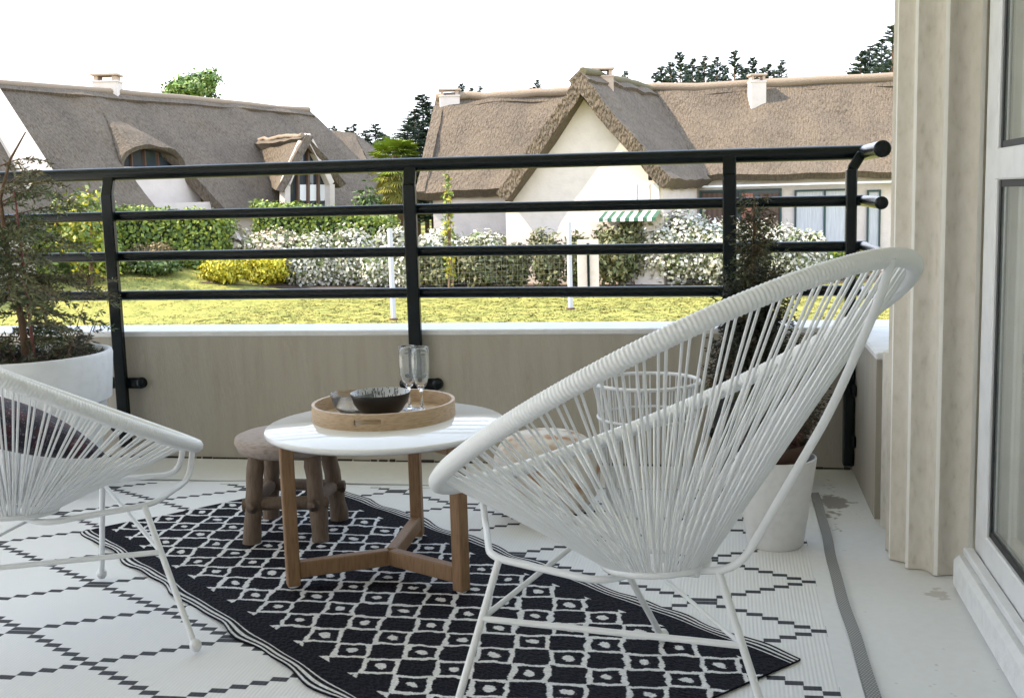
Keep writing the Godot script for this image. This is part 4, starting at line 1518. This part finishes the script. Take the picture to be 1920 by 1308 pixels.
	for i in nx:
		for j in ny:
			var q := []
			var uv := []
			for w in [[0, 0], [1, 0], [1, 1], [0, 1]]:
				var a := float(i + w[0]) / nx
				var b := float(j + w[1]) / ny
				q.append(surf.call(a, b))
				uv.append(Vector2(a, b))
			mb.quad(q[0], q[1], q[2], q[3], Vector3.UP, uv[0], uv[1], uv[2], uv[3])
	for i in nx:
		for e in [0.0, 1.0]:
			var a: Vector3 = surf.call(float(i) / nx, e)
			var b: Vector3 = surf.call(float(i + 1) / nx, e)
			var dn := Vector3(0, -0.0045, 0)
			mb.quad(a, b, b + dn, a + dn, nn * (e - 0.5), Vector2(0.001, 0.001), Vector2(0.001, 0.001), Vector2(0.001, 0.001), Vector2(0.001, 0.001))
	for j in ny:
		for e in [0.0, 1.0]:
			var a: Vector3 = surf.call(e, float(j) / ny)
			var b: Vector3 = surf.call(e, float(j + 1) / ny)
			var dn := Vector3(0, -0.0045, 0)
			mb.quad(a, b, b + dn, a + dn, u * (e - 0.5), Vector2(0.001, 0.001), Vector2(0.001, 0.001), Vector2(0.001, 0.001), Vector2(0.001, 0.001))
	put("pile", mb, black_rug_material(u1 - u0, n1 - n0), k)

# ---------------------------------------------------------------- string chairs
func rim_at(t: float) -> Vector3:       # x forward, y up, z to the sitter's right
	return Vector3(-0.492 * cos(0.502) * cos(t), 0.648 + 0.492 * sin(0.502) * cos(t) - 0.014 * pow(sin(t), 2), 0.4 * sin(t) * (1.0 + 0.12 * cos(t)))
func bend(pts: Array, r: float, n := 5) -> Array:     # rounds the corners of a path
	var out := [pts[0]]
	for i in range(1, pts.size() - 1):
		var a: Vector3 = pts[i] + (pts[i - 1] - pts[i]).limit_length(r)
		var b: Vector3 = pts[i] + (pts[i + 1] - pts[i]).limit_length(r)
		for k in n + 1:
			var f := float(k) / n
			out.append(a.lerp(pts[i], f).lerp(pts[i].lerp(b, f), f))
	out.append(pts[-1])
	return out
func build_chairs() -> void:
	var right := make_chair("egg shaped white string lounge chair before the fluted column, its back to the glass door", Vector3(-0.130, 0.008, -1.991), 3.73, -1.0)
	var left := make_chair("egg shaped white string lounge chair holding a dark patterned cushion", Vector3(-1.612, 0.006, -2.212), -0.848, 1.0)
	right.set_meta("group", "white string lounge chairs")
	left.set_meta("group", "white string lounge chairs")
func make_chair(label: String, at: Vector3, phi: float, near: float) -> Node3D:
	var o := thing("lounge_chair", label, "chair", at)
	o.rotation.y = -phi
	if not mats.has("rim_mesh"):
		var mb := MB.new()
		var ridges := 400
		var per := 4
		var m := ridges * per
		var sides := 10
		# arc length steps so that the windings are even
		var pts := []
		var len := [0.0]
		var fine := 2000
		for i in fine + 1:
			pts.append(rim_at(TAU * i / fine))
			if i > 0:
				len.append(len[-1] + pts[i].distance_to(pts[i - 1]))
		var total: float = len[-1]
		var k := 0
		var path := []
		for i in m:
			var s := total * i / m
			while len[k + 1] < s:
				k += 1
			path.append(pts[k].lerp(pts[k + 1], (s - len[k]) / (len[k + 1] - len[k])))
		var rings := []
		var nrm := []
		for i in m:
			var y: Vector3 = (path[(i + 1) % m] - path[(i - 1 + m) % m]).normalized()
			var x := y.cross(Vector3(0.5, 0.86, 0)).normalized()
			var z := x.cross(y)
			var ph := TAU * (i % per) / per
			var r := 0.0155 + 0.0006 * sin(ph)
			var tilt := 0.42 * cos(ph)
			var ring := []
			var rn := []
			for j in sides:
				var a := TAU * j / sides
				var d := x * cos(a) + z * sin(a)
				ring.append(path[i] + d * r)
				rn.append((d - y * tilt).normalized())
			rings.append(ring); nrm.append(rn)
		for i in m:
			var i2 := (i + 1) % m
			for j in sides:
				var j2 := (j + 1) % sides
				mb.tri(rings[i][j], rings[i][j2], rings[i2][j2], nrm[i][j], nrm[i][j2], nrm[i2][j2])
				mb.tri(rings[i][j], rings[i2][j2], rings[i2][j], nrm[i][j], nrm[i2][j2], nrm[i2][j])
		mats.rim_mesh = mb.mesh()
		var cy := CylinderMesh.new()
		cy.top_radius = 1.0; cy.bottom_radius = 1.0; cy.height = 1.0
		cy.radial_segments = 7; cy.rings = 1; cy.cap_top = false; cy.cap_bottom = false
		mats.cord_mesh = cy
		mats.cord_t = []
		var nc := 148
		k = 0
		for i in nc:
			var s := total * (i + (0.16 if i % 2 == 0 else -0.16) + 0.5) / nc
			k = 0
			while k < fine - 1 and len[k + 1] < s:
				k += 1
			mats.cord_t.append(TAU * k / fine)
	obj("rim", mats.rim_mesh, mats.cord, o)
	var r := RandomNumberGenerator.new()
	r.seed = 500 + int(near)
	for t in mats.cord_t:
		var a := rim_at(t) * 1.0
		var inward := (Vector3(0, 0.60, 0) - a).normalized() * 0.014
		a += inward
		var ca: float = t + r.randf_range(-0.015, 0.015)
		var b := Vector3(0.005 - 0.10 * cos(ca), 0.322 + 0.01 * cos(ca), 0.085 * sin(ca))
		var y := b - a
		var x := y.cross(Vector3(0.3, 0.2, 0.9)).normalized()
		var cr := 0.00245 * r.randf_range(0.92, 1.08)
		var c := MeshInstance3D.new()
		c.name = "cord"
		c.mesh = mats.cord_mesh
		c.material_override = mats.cord
		c.transform = Transform3D(Basis(x * cr, y, x.cross(y.normalized()) * cr), (a + b) * 0.5)
		o.add_child(c, true)
	# seat ring that gathers the cords
	var mb := MB.new()
	var ring := []
	for i in 28:
		var a := TAU * i / 28
		ring.append(Vector3(0.005 - 0.10 * cos(a), 0.322 + 0.01 * cos(a), 0.085 * sin(a)))
	mb.tube(ring, 0.0085, 8, true)
	put("seat_ring", mb, mats.cord, o)
	# base frame of bent tube
	var R := 0.0072
	var path := []
	for s in [-1.0, 1.0]:
		var side := [Vector3(0.43, 0.395, 0.03 * s), Vector3(0.415, 0.325, 0.035 * s), Vector3(0.28, 0.312, 0.155 * s), Vector3(0.045, 0.302, 0.105 * s), Vector3(0.02, 0.305, 0.012 * s), Vector3(-0.10, 0.325, 0.012 * s)]
		mb = MB.new()
		mb.tube(bend(side, 0.04), R, 9)
		put("base_tube", mb, mats.cord, o)
	mb = MB.new()
	mb.tube(bend([Vector3(-0.06, 0.318, 0), Vector3(-0.175, 0.345, 0), Vector3(-0.345, 0.64, 0), Vector3(-0.425, 0.82, 0), Vector3(-0.444, 0.885, 0)], 0.05), R, 9)
	put("back_tube", mb, mats.cord, o)
	var reach := 0.292 if near > 0 else 0.235
	var feet := [Vector3(reach, 0.012, 0.325), Vector3(reach, 0.012, -0.325), Vector3(-0.262, 0.012, 0)]
	var tops := [Vector3(0.26, 0.310, 0.150), Vector3(0.26, 0.310, -0.150), Vector3(-0.135, 0.333, 0)]
	for i in 3:
		mb = MB.new()
		mb.tube([tops[i], feet[i]], R, 9)
		var l := put("leg", mb, mats.cord, o)
		mb = MB.new()
		mb.lathe([Vector2(0.0, -0.002), Vector2(0.008, -0.002), Vector2(0.0135, 0.006), Vector2(0.0135, 0.016), Vector2(0.008, 0.024), Vector2(0.0, 0.026)], 12, Transform3D(Basis(), feet[i] - Vector3(0, 0.004, 0)))
		put("foot", mb, mats.white_paint, l)
	var ni := 0 if near > 0 else 1
	var fi := 1 - ni
	var low_n: Vector3 = tops[ni].lerp(feet[ni], 0.33)
	var low_r: Vector3 = tops[2].lerp(feet[2], 0.38)
	for e in [[low_n, low_r, 0.0065], [low_n, tops[fi], 0.0055], [low_r, tops[fi], 0.004]]:
		mb = MB.new()
		mb.tube([e[0], e[1]], e[2], 8)
		put("brace", mb, mats.cord, o)
	return o

# ---------------------------------------------------------------- coffee table
func build_table() -> void:
	var o := thing("coffee_table", "round coffee table with glossy white top on oak legs", "table", Vector3(-0.90, 0.012, -2.82))
	var mb := MB.new()
	var H := 0.398
	mb.lathe([Vector2(0, H - 0.017), Vector2(0.312, H - 0.017), Vector2(0.318, H - 0.013), Vector2(0.321, H - 0.008), Vector2(0.320, H - 0.002), Vector2(0.317, H), Vector2(0, H)], 96)
	put("table_top", mb, mats.lacquer, o)
	var feet := [Vector3(-0.213, 0, 0.178), Vector3(0.234, 0, 0.168), Vector3(-0.004, 0, -0.272)]
	var hub := Vector3(0.012, 0.045, 0.045)
	for f in feet:
		var dir: Vector3 = (f - hub); dir.y = 0; dir = dir.normalized()
		mb = MB.new()
		var x := dir.cross(Vector3.UP)
		mb.box(Transform3D(Basis(x, Vector3.UP, x.cross(Vector3.UP)), f + Vector3(0, 0.004 + (H - 0.021) * 0.5, 0)), Vector3(0.034, H - 0.021, 0.034), 0.003)
		var l := put("leg", mb, mats.oak, o)
		mb = MB.new()
		mb.lathe([Vector2(0, 0), Vector2(0.014, 0), Vector2(0.014, 0.004)], 10, Transform3D(Basis(), f))
		put("glide", mb, mats.white_paint, l)
		mb = MB.new()
		var a := hub + dir * 0.006
		var b: Vector3 = Vector3(f.x, hub.y, f.z) - dir * 0.0172
		mb.beam(a, b, 0.030, 0.042, 0.003)
		put("stretcher", mb, mats.oak, o)
		mb = MB.new()
		mb.beam(Vector3(0, H - 0.031, 0) + dir * 0.01, Vector3(f.x, H - 0.031, f.z) - dir * 0.0172, 0.03, 0.026, 0.002)
		put("top_bearer", mb, mats.oak, o)

func build_stool() -> void:
	var o := thing("wooden_stool", "rough round driftwood stool with log legs behind the coffee table", "stool", Vector3(-1.305, 0.007, -3.14))
	var mb := MB.new()
	var H := 0.305
	mb.lathe([Vector2(0, H - 0.055), Vector2(0.14, H - 0.055), Vector2(0.158, H - 0.045), Vector2(0.168, H - 0.02), Vector2(0.165, H - 0.006), Vector2(0.15, H), Vector2(0, H + 0.002)], 40)
	put("seat", mb, mats.stool_seat, o)
	var r := RandomNumberGenerator.new()
	r.seed = 600
	var spots := [Vector3(-0.075, 0, 0.14), Vector3(0.115, 0, 0.10), Vector3(0.10, 0, -0.10), Vector3(-0.12, 0, -0.10)]
	for s in spots:
		mb = MB.new()
		var path := []
		var rad := []
		for i in 9:
			var t := i / 8.0
			path.append(Vector3(s.x * (1.06 - 0.22 * t) + r.randfn() * 0.0015, t * (H - 0.05), s.z * (1.06 - 0.22 * t) + r.randfn() * 0.0015))
			rad.append(0.027 + 0.0016 * r.randfn() - 0.003 * t)
		mb.tube(path, rad, 12)
		put("leg", mb, mats.driftwood, o)
	for i in 4:
		var a: Vector3 = spots[i] * 0.93 + Vector3(0, 0.115, 0)
		var b: Vector3 = spots[(i + 1) % 4] * 0.93 + Vector3(0, 0.115, 0)
		var d := (b - a).normalized() * 0.035
		mb = MB.new()
		mb.tube([a - d * 1.05, a - d, a, a.lerp(b, 0.5) + Vector3(0, 0.003, 0), b, b + d, b + d * 1.05], [0.006, 0.019, 0.02, 0.018, 0.02, 0.019, 0.006], 10)
		put("rung", mb, mats.driftwood, o)

# ---------------------------------------------------------------- potted plants
func sprays(seed_: int, branches: Array, cols: Array, needle := 0.02, twig := 0.07, step := 0.012) -> ArrayMesh:
	# feathery conifer boughs: branches are [start, direction, length, rise, droop]
	var r := RandomNumberGenerator.new()
	r.seed = seed_
	var v := PackedVector3Array()
	var n := PackedVector3Array()
	var c := PackedColorArray()
	for b in branches:
		var d: Vector3 = b[1].normalized()
		var lat := d.cross(Vector3.UP).normalized()
		var cnt := int(b[2] / step)
		var col: Color = cols[r.randi() % cols.size()]
		for i in cnt:
			var s := (i + 0.5) / cnt
			var p: Vector3 = b[0] + d * b[2] * s + Vector3.UP * (b[3] * s - b[4] * s * s)
			var tl: float = twig * (1.0 - 0.65 * s) * r.randf_range(0.6, 1.2)
			var td := (d * 0.7 + lat * (1.0 if i % 2 else -1.0) * r.randf_range(0.5, 1.0) + Vector3(0, r.randf_range(-0.5, 0.2), 0)).normalized()
			var m := int(tl / (needle * 0.33)) + 1
			for k in m:
				var q := p + td * tl * k / m - Vector3.UP * 0.25 * tl * pow(float(k) / m, 2)
				for e in 2:
					var nd := (td + Vector3(r.randfn(), r.randfn(), r.randfn()) * 0.55).normalized()
					var nn := nd.cross(Vector3(r.randfn(), r.randfn(), r.randfn())).normalized()
					var w := nn.cross(nd) * needle * 0.13
					var cc := col * r.randf_range(0.6, 1.35)
					var tip := q + nd * needle
					for z in [q, q + nd * needle * 0.5 + w, tip, q, tip, q + nd * needle * 0.5 - w]:
						v.append(z); n.append(nn); c.append(cc)
	return raw_mesh(v, n, c)
func twigs(branches: Array, rad: float) -> MB:
	var mb := MB.new()
	for b in branches:
		var path := []
		var rr := []
		for i in 7:
			var s := i / 6.0
			path.append(b[0] + b[1].normalized() * b[2] * s + Vector3.UP * (b[3] * s - b[4] * s * s))
			rr.append(rad * (1.0 - 0.8 * s))
		mb.tube(path, rr, 5)
	return mb
func build_plants() -> void:
	var r := RandomNumberGenerator.new()
	r.seed = 700
	# big white pot with a wispy conifer on the left
	var at := Vector3(-2.452, 0, -3.534)
	var o := thing("potted_conifer", "wispy conifer in a big white plastic pot by the railing", "potted plant", at)
	o.scale = Vector3.ONE * 1.129
	var H := 0.443
	var mb := MB.new()
	mb.lathe([Vector2(0.0, 0.007), Vector2(0.185, 0.007), Vector2(0.19, 0.015), Vector2(0.235, H - 0.165), Vector2(0.237, H - 0.16), Vector2(0.250, H - 0.152), Vector2(0.262, H - 0.012), Vector2(0.259, H - 0.002), Vector2(0.252, H), Vector2(0.246, H - 0.006), Vector2(0.238, H - 0.06), Vector2(0.232, H - 0.09)], 72)
	put("pot", mb, mats.plastic_pot, o)
	mb = MB.new()
	mb.lathe([Vector2(0.236, H - 0.075), Vector2(0.12, H - 0.06), Vector2(0, H - 0.055)], 36)
	put("soil", mb, mats.soil, o)
	mb = MB.new()
	mb.tube([Vector3(0.02, H - 0.08, 0.02), Vector3(0.015, H + 0.1, 0.02), Vector3(-0.012, H + 0.28, 0.02), Vector3(-0.03, H + 0.48, 0.01), Vector3(0.01, H + 0.60, 0.0), Vector3(0.07, H + 0.68, 0.0)], [0.013, 0.011, 0.008, 0.006, 0.004, 0.002], 8)
	put("trunk", mb, mats.bark, o)
	mb = MB.new()
	mb.tube([Vector3(0.055, H - 0.08, 0.03), Vector3(0.045, H + 0.22, 0.03), Vector3(0.035, H + 0.50, 0.03)], [0.006, 0.005, 0.003], 7)
	put("stake", mb, mats.red_stem, o)
	var br := []
	var up := []
	for i in 58:
		var t := pow(r.randf(), 1.1)
		var y := lerpf(0.03, 0.50, t)
		var a := r.randf() * TAU
		var l := lerpf(0.32, 0.20, t) * r.randf_range(0.6, 1.15)
		if cos(a) < 0:
			l *= 1.15
		br.append([Vector3(-0.005 - 0.03 * t, H + y, 0.015), Vector3(cos(a), 0.0, sin(a)), l, r.randf_range(0.02, 0.16), r.randf_range(0.08, 0.22)])
	for q in [[0.46, 0.1, 0.20, 0.16, 0.14], [0.50, 0.4, 0.20, 0.15, 0.10], [0.58, -0.2, 0.15, 0.07, 0.06], [0.55, 3.0, 0.16, 0.06, 0.1], [0.42, -0.3, 0.22, 0.08, 0.05], [0.38, 0.6, 0.24, 0.05, 0.08]]:
		br.append([Vector3(-0.02, H + q[0], 0.01), Vector3(cos(q[1]), 0, sin(q[1])), q[2], q[3], q[4]])
	var cs := [Color(0.11, 0.145, 0.065), Color(0.14, 0.15, 0.07), Color(0.09, 0.125, 0.06), Color(0.145, 0.135, 0.075)]
	put("boughs", twigs(br, 0.0026), mats.bark, o)
	obj("foliage", sprays(701, br, cs, 0.020, 0.075, 0.014), mats.needle, o)
	# low spreading juniper over the pot's edge
	var low := []
	for i in 70:
		var a := r.randf() * TAU
		low.append([Vector3(cos(a) * 0.06, H - 0.05, sin(a) * 0.06), Vector3(cos(a), 0, sin(a)), r.randf_range(0.10, 0.18), r.randf_range(0.06, 0.15), r.randf_range(0.04, 0.10)])
	low.append([Vector3(0.20, H - 0.02, 0.02), Vector3(0.8, 0, 0.1), 0.09, 0.16, 0.0])
	low.append([Vector3(0.18, H - 0.02, 0.06), Vector3(0.8, 0, -0.1), 0.08, 0.20, 0.0])
	put("groundcover_stem", twigs(low, 0.0025), mats.bark, o)
	obj("groundcover", sprays(702, low, [Color(0.085, 0.08, 0.055), Color(0.07, 0.07, 0.045), Color(0.10, 0.085, 0.06)], 0.018, 0.05, 0.008), mats.needle, o)
	# white pot with a reddish shrub, right
	o = thing("potted_shrub", "small reddish shrub in a white tapered pot behind the right hand chair", "potted plant", Vector3(0.128, 0.008, -3.14))
	mb = MB.new()
	mb.lathe([Vector2(0, 0), Vector2(0.074, 0), Vector2(0.078, 0.006), Vector2(0.112, 0.245), Vector2(0.112, 0.252), Vector2(0.107, 0.254), Vector2(0.104, 0.25), Vector2(0.10, 0.20)], 56)
	put("pot", mb, mats.white_pot, o)
	mb = MB.new()
	mb.lathe([Vector2(0.082, 0.18), Vector2(0.092, 0.282), Vector2(0.095, 0.285), Vector2(0.095, 0.295), Vector2(0.088, 0.295), Vector2(0.085, 0.275), Vector2(0, 0.275)], 40)
	put("inner_pot", mb, mats.brown_pot, o)
	var red := []
	for i in 60:
		var a := r.randf() * TAU
		red.append([Vector3(cos(a) * 0.03, 0.275, sin(a) * 0.03), Vector3(cos(a), 0, sin(a)), r.randf_range(0.05, 0.13), r.randf_range(0.08, 0.26), 0.02])
	put("stems", twigs(red, 0.002), mats.bark, o)
	obj("foliage", sprays(703, red, [Color(0.09, 0.035, 0.028), Color(0.06, 0.04, 0.025), Color(0.05, 0.06, 0.025)], 0.017, 0.035, 0.007), mats.needle, o)
	# black pot with a dark columnar cypress and low heather
	o = thing("potted_cypress", "dark upright cypress with pale heather at its foot in a black pot", "potted plant", Vector3(0.085, 0.0, -3.74))
	mb = MB.new()
	mb.lathe([Vector2(0, 0.001), Vector2(0.11, 0.001), Vector2(0.145, 0.30), Vector2(0.15, 0.302), Vector2(0.15, 0.325), Vector2(0.14, 0.325), Vector2(0.135, 0.30), Vector2(0, 0.30)], 48)
	put("pot", mb, mats.black_pot, o)
	mb = MB.new()
	mb.tube([Vector3(0, 0.29, 0), Vector3(0.0, 0.65, 0), Vector3(-0.002, 0.98, 0)], [0.014, 0.010, 0.002], 8)
	put("trunk", mb, mats.bark, o)
	var cyp := []
	var tipc := []
	for i in 260:
		var t := pow(r.randf(), 1.15)
		var y := lerpf(0.32, 0.93, t)
		var a := r.randf() * TAU
		var reach := 0.15 * pow(1.0 - t, 0.55) * r.randf_range(0.55, 1.1) + 0.012
		(tipc if t > 0.55 else cyp).append([Vector3(0, y - 0.02, 0), Vector3(cos(a), 0.0, sin(a)), reach, r.randf_range(0.05, 0.12), -0.02])
	obj("foliage", sprays(704, cyp, [Color(0.020, 0.030, 0.016), Color(0.028, 0.032, 0.018), Color(0.04, 0.034, 0.02)], 0.020, 0.05, 0.009), mats.needle, o)
	obj("young_tips", sprays(706, tipc, [Color(0.06, 0.065, 0.03), Color(0.09, 0.07, 0.03), Color(0.04, 0.055, 0.025)], 0.018, 0.045, 0.010), mats.needle, o)
	var he := []
	for i in 60:
		var a := r.randf() * TAU
		he.append([Vector3(cos(a) * 0.08, 0.30, sin(a) * 0.08), Vector3(cos(a), 0, sin(a)), r.randf_range(0.03, 0.10), r.randf_range(0.06, 0.13), 0.02])
	obj("heather", sprays(705, he, [Color(0.15, 0.12, 0.04), Color(0.10, 0.06, 0.03), Color(0.09, 0.09, 0.03)], 0.016, 0.03, 0.007), mats.needle, o)

# ---------------------------------------------------------------- small things
func flute(at: Vector3, label: String) -> void:
	var o := thing("champagne_flute", label, "glass", at, "champagne flutes on the tray")
	var mb := MB.new()
	mb.lathe([Vector2(0, 0), Vector2(0.028, 0), Vector2(0.029, 0.0015), Vector2(0.010, 0.004), Vector2(0.0042, 0.010), Vector2(0.0038, 0.05), Vector2(0.0050, 0.060), Vector2(0.012, 0.066), Vector2(0.019, 0.080), Vector2(0.0235, 0.10), Vector2(0.0255, 0.125), Vector2(0.0255, 0.15), Vector2(0.0245, 0.177), Vector2(0.0240, 0.178), Vector2(0.0234, 0.177), Vector2(0.0244, 0.15), Vector2(0.0244, 0.125), Vector2(0.0224, 0.10), Vector2(0.0178, 0.081), Vector2(0.010, 0.068), Vector2(0.0, 0.066)], 40)
	put("flute_glass", mb, mats.glass, o)
func build_small_things() -> void:
	var ty := 0.012 + 0.398
	# tray: round rim with two slotted grips
	var tc := Vector3(-0.932, ty, -2.908)
	var o := thing("serving_tray", "round wooden serving tray with slotted grips on the white table top", "tray", tc)
	var mb := MB.new()
	mb.lathe([Vector2(0, 0.001), Vector2(0.186, 0.001), Vector2(0.186, 0.008), Vector2(0, 0.008)], 72)
	put("tray_base", mb, mats.tray, o)
	mb = MB.new()
	var seg := 120
	var hs := [0.0, 0.016, 0.030, 0.044]
	for i in seg:
		var a0 := TAU * i / seg
		var a1 := TAU * (i + 1) / seg
		var mid := (a0 + a1) * 0.5
		var slot: bool = absf(angle_difference(mid, 1.50)) < 0.20 or absf(angle_difference(mid, 1.50 + PI)) < 0.20
		for j in 3:
			if slot and j == 1:
				for y in [hs[1], hs[2]]:
					mb.quad(Vector3(cos(a0) * 0.187, y, sin(a0) * 0.187), Vector3(cos(a1) * 0.187, y, sin(a1) * 0.187), Vector3(cos(a1) * 0.196, y, sin(a1) * 0.196), Vector3(cos(a0) * 0.196, y, sin(a0) * 0.196), Vector3.UP if y == hs[1] else Vector3.DOWN)
				continue
			for rr in [0.187, 0.196]:
				var s := 1.0 if rr > 0.19 else -1.0
				var n0 := Vector3(cos(a0), 0, sin(a0)) * s
				var n1 := Vector3(cos(a1), 0, sin(a1)) * s
				var p0 := Vector3(cos(a0) * rr, hs[j], sin(a0) * rr)
				var p1 := Vector3(cos(a1) * rr, hs[j], sin(a1) * rr)
				var q0 := Vector3(cos(a0) * rr, hs[j + 1], sin(a0) * rr)
				var q1 := Vector3(cos(a1) * rr, hs[j + 1], sin(a1) * rr)
				mb.tri(p0, p1, q1, n0, n1, n1)
				mb.tri(p0, q1, q0, n0, n1, n0)
		mb.quad(Vector3(cos(a0) * 0.187, 0.044, sin(a0) * 0.187), Vector3(cos(a1) * 0.187, 0.044, sin(a1) * 0.187), Vector3(cos(a1) * 0.196, 0.044, sin(a1) * 0.196), Vector3(cos(a0) * 0.196, 0.044, sin(a0) * 0.196), Vector3.UP)
	put("tray_rim", mb, mats.tray, o)
	# black bowl with pale patterned inside
	var bc := tc + Vector3(0.006, 0.0085, 0.045)
	o = thing("black_bowl", "black bowl with pale flecked inside on the wooden tray", "bowl", bc)
	mb = MB.new()
	mb.lathe([Vector2(0, 0), Vector2(0.034, 0), Vector2(0.038, 0.003), Vector2(0.058, 0.018), Vector2(0.073, 0.040), Vector2(0.081, 0.066), Vector2(0.0805, 0.068)], 56)
	put("bowl_outside", mb, textured(Color(0.016, 0.015, 0.015), 0.35, noise_tex(0.08, [[0.0, Color(0.5, 0.5, 0.5)], [0.55, Color(0.8, 0.8, 0.8)], [0.62, grey(1.0)], [0.7, Color(0.7, 0.7, 0.7)]], 82, 2), Vector3(8, 8, 8)), o)
	mb = MB.new()
	mb.lathe([Vector2(0.0805, 0.068), Vector2(0.078, 0.066), Vector2(0.070, 0.041), Vector2(0.055, 0.021), Vector2(0.036, 0.007), Vector2(0, 0.005)], 56)
	put("bowl_inside", mb, bowl_material(), o)
	# clear glass bowl
	o = thing("glass_bowl", "clear glass bowl half hidden by the black bowl", "bowl", tc + Vector3(-0.092, 0.0085, -0.005))
	mb = MB.new()
	mb.lathe([Vector2(0, 0), Vector2(0.030, 0), Vector2(0.036, 0.004), Vector2(0.052, 0.022), Vector2(0.060, 0.055), Vector2(0.0595, 0.057), Vector2(0.0575, 0.055), Vector2(0.049, 0.023), Vector2(0.032, 0.006), Vector2(0, 0.004)], 48)
	put("bowl_glass", mb, mats.glass, o)
	flute(on_y(768, 766, ty + 0.0085), "clear champagne flute touching the bowl's rim on the tray")
	flute(on_y(791, 769, ty + 0.0085), "clear champagne flute standing free at the tray's open end")
	# dark cushion in the left chair
	mb = pillow(0.38, 0.38, 0.11)
	var cu := put("cushion", mb, mats.dark_cushion)
	tag(cu, "dark patterned cushion leaning in the white string chair", "cushion")
	var ph := -0.848
	var f := Vector3(cos(ph), 0, sin(ph))
	var side := Vector3(-sin(ph), 0, cos(ph))
	var nrm := (f * 0.40 + Vector3.UP * 0.92).normalized()
	cu.transform = Transform3D(Basis(side, nrm.cross(side).normalized(), nrm), Vector3(-1.612, 0.53, -2.212))
	# soft pouf beside the wire basket
	o = thing("floor_cushion", "soft white round cushion with tan and rust patches beside the wire basket", "cushion", Vector3(-0.565, 0.0075, -3.40))
	mb = MB.new()
	var pr := []
	for i in 15:
		var a := -PI / 2 + PI * i / 14
		pr.append(Vector2(0.17 * pow(cos(a), 0.6) if i > 0 and i < 14 else 0.0, 0.13 + 0.13 * signf(sin(a)) * pow(absf(sin(a)), 0.8)))
	mb.lathe(pr, 40)
	put("cover", mb, textured(Color(0.66, 0.62, 0.57), 0.95, noise_tex(0.012, [[0.0, Color(0.45, 0.16, 0.06)], [0.22, Color(0.62, 0.36, 0.2)], [0.34, Color(0.9, 0.8, 0.68)], [0.5, grey(1)], [1.0, grey(1)]], 84, 3), Vector3(1.6, 1.6, 1.6)), o)
	# white wire basket
	o = thing("wire_basket", "tall white wire basket standing behind the right hand chair", "basket", Vector3(-0.252, 0.0075, -3.47))
	var ht := 0.408
	for y in [0.006, 0.30, ht]:
		mb = MB.new()
		var ring := []
		for i in 48:
			var a := TAU * i / 48
			var rad := lerpf(0.125, 0.165, y / ht)
			ring.append(Vector3(cos(a) * rad, y, sin(a) * rad))
		mb.tube(ring, 0.0058 if y == ht else 0.004, 8, true)
		put("hoop", mb, mats.white_paint, o)
	for i in 44:
		var a := TAU * i / 44
		mb = MB.new()
		mb.tube([Vector3(cos(a) * 0.126, 0.006, sin(a) * 0.126), Vector3(cos(a) * 0.160, ht, sin(a) * 0.160)], 0.0026, 5)
		put("wire", mb, mats.white_paint, o)
	mb = MB.new()
	mb.lathe([Vector2(0, 0.004), Vector2(0.122, 0.004), Vector2(0.122, 0.008), Vector2(0, 0.008)], 40)
	put("basket_base", mb, mats.white_paint, o)
func pillow(w: float, h: float, t: float) -> MB:
	var mb := MB.new()
	for s in [-1.0, 1.0]:
		mb.grid(func(u: float, v: float) -> Vector3:
			var x := u * 2 - 1
			var y := v * 2 - 1
			var k := pow(maxf(0.0, (1 - x * x) * (1 - y * y)), 0.45)
			var pinch := 1.0 - 0.07 * (1.0 - absf(x)) * 0.0
			return Vector3(x * w * 0.5 * (1.0 - 0.06 * (1.0 - y * y)) * pinch, y * h * 0.5 * (1.0 - 0.06 * (1.0 - x * x)), s * t * 0.5 * k), 24, 24, Vector3(0, 0, s))
	return mb
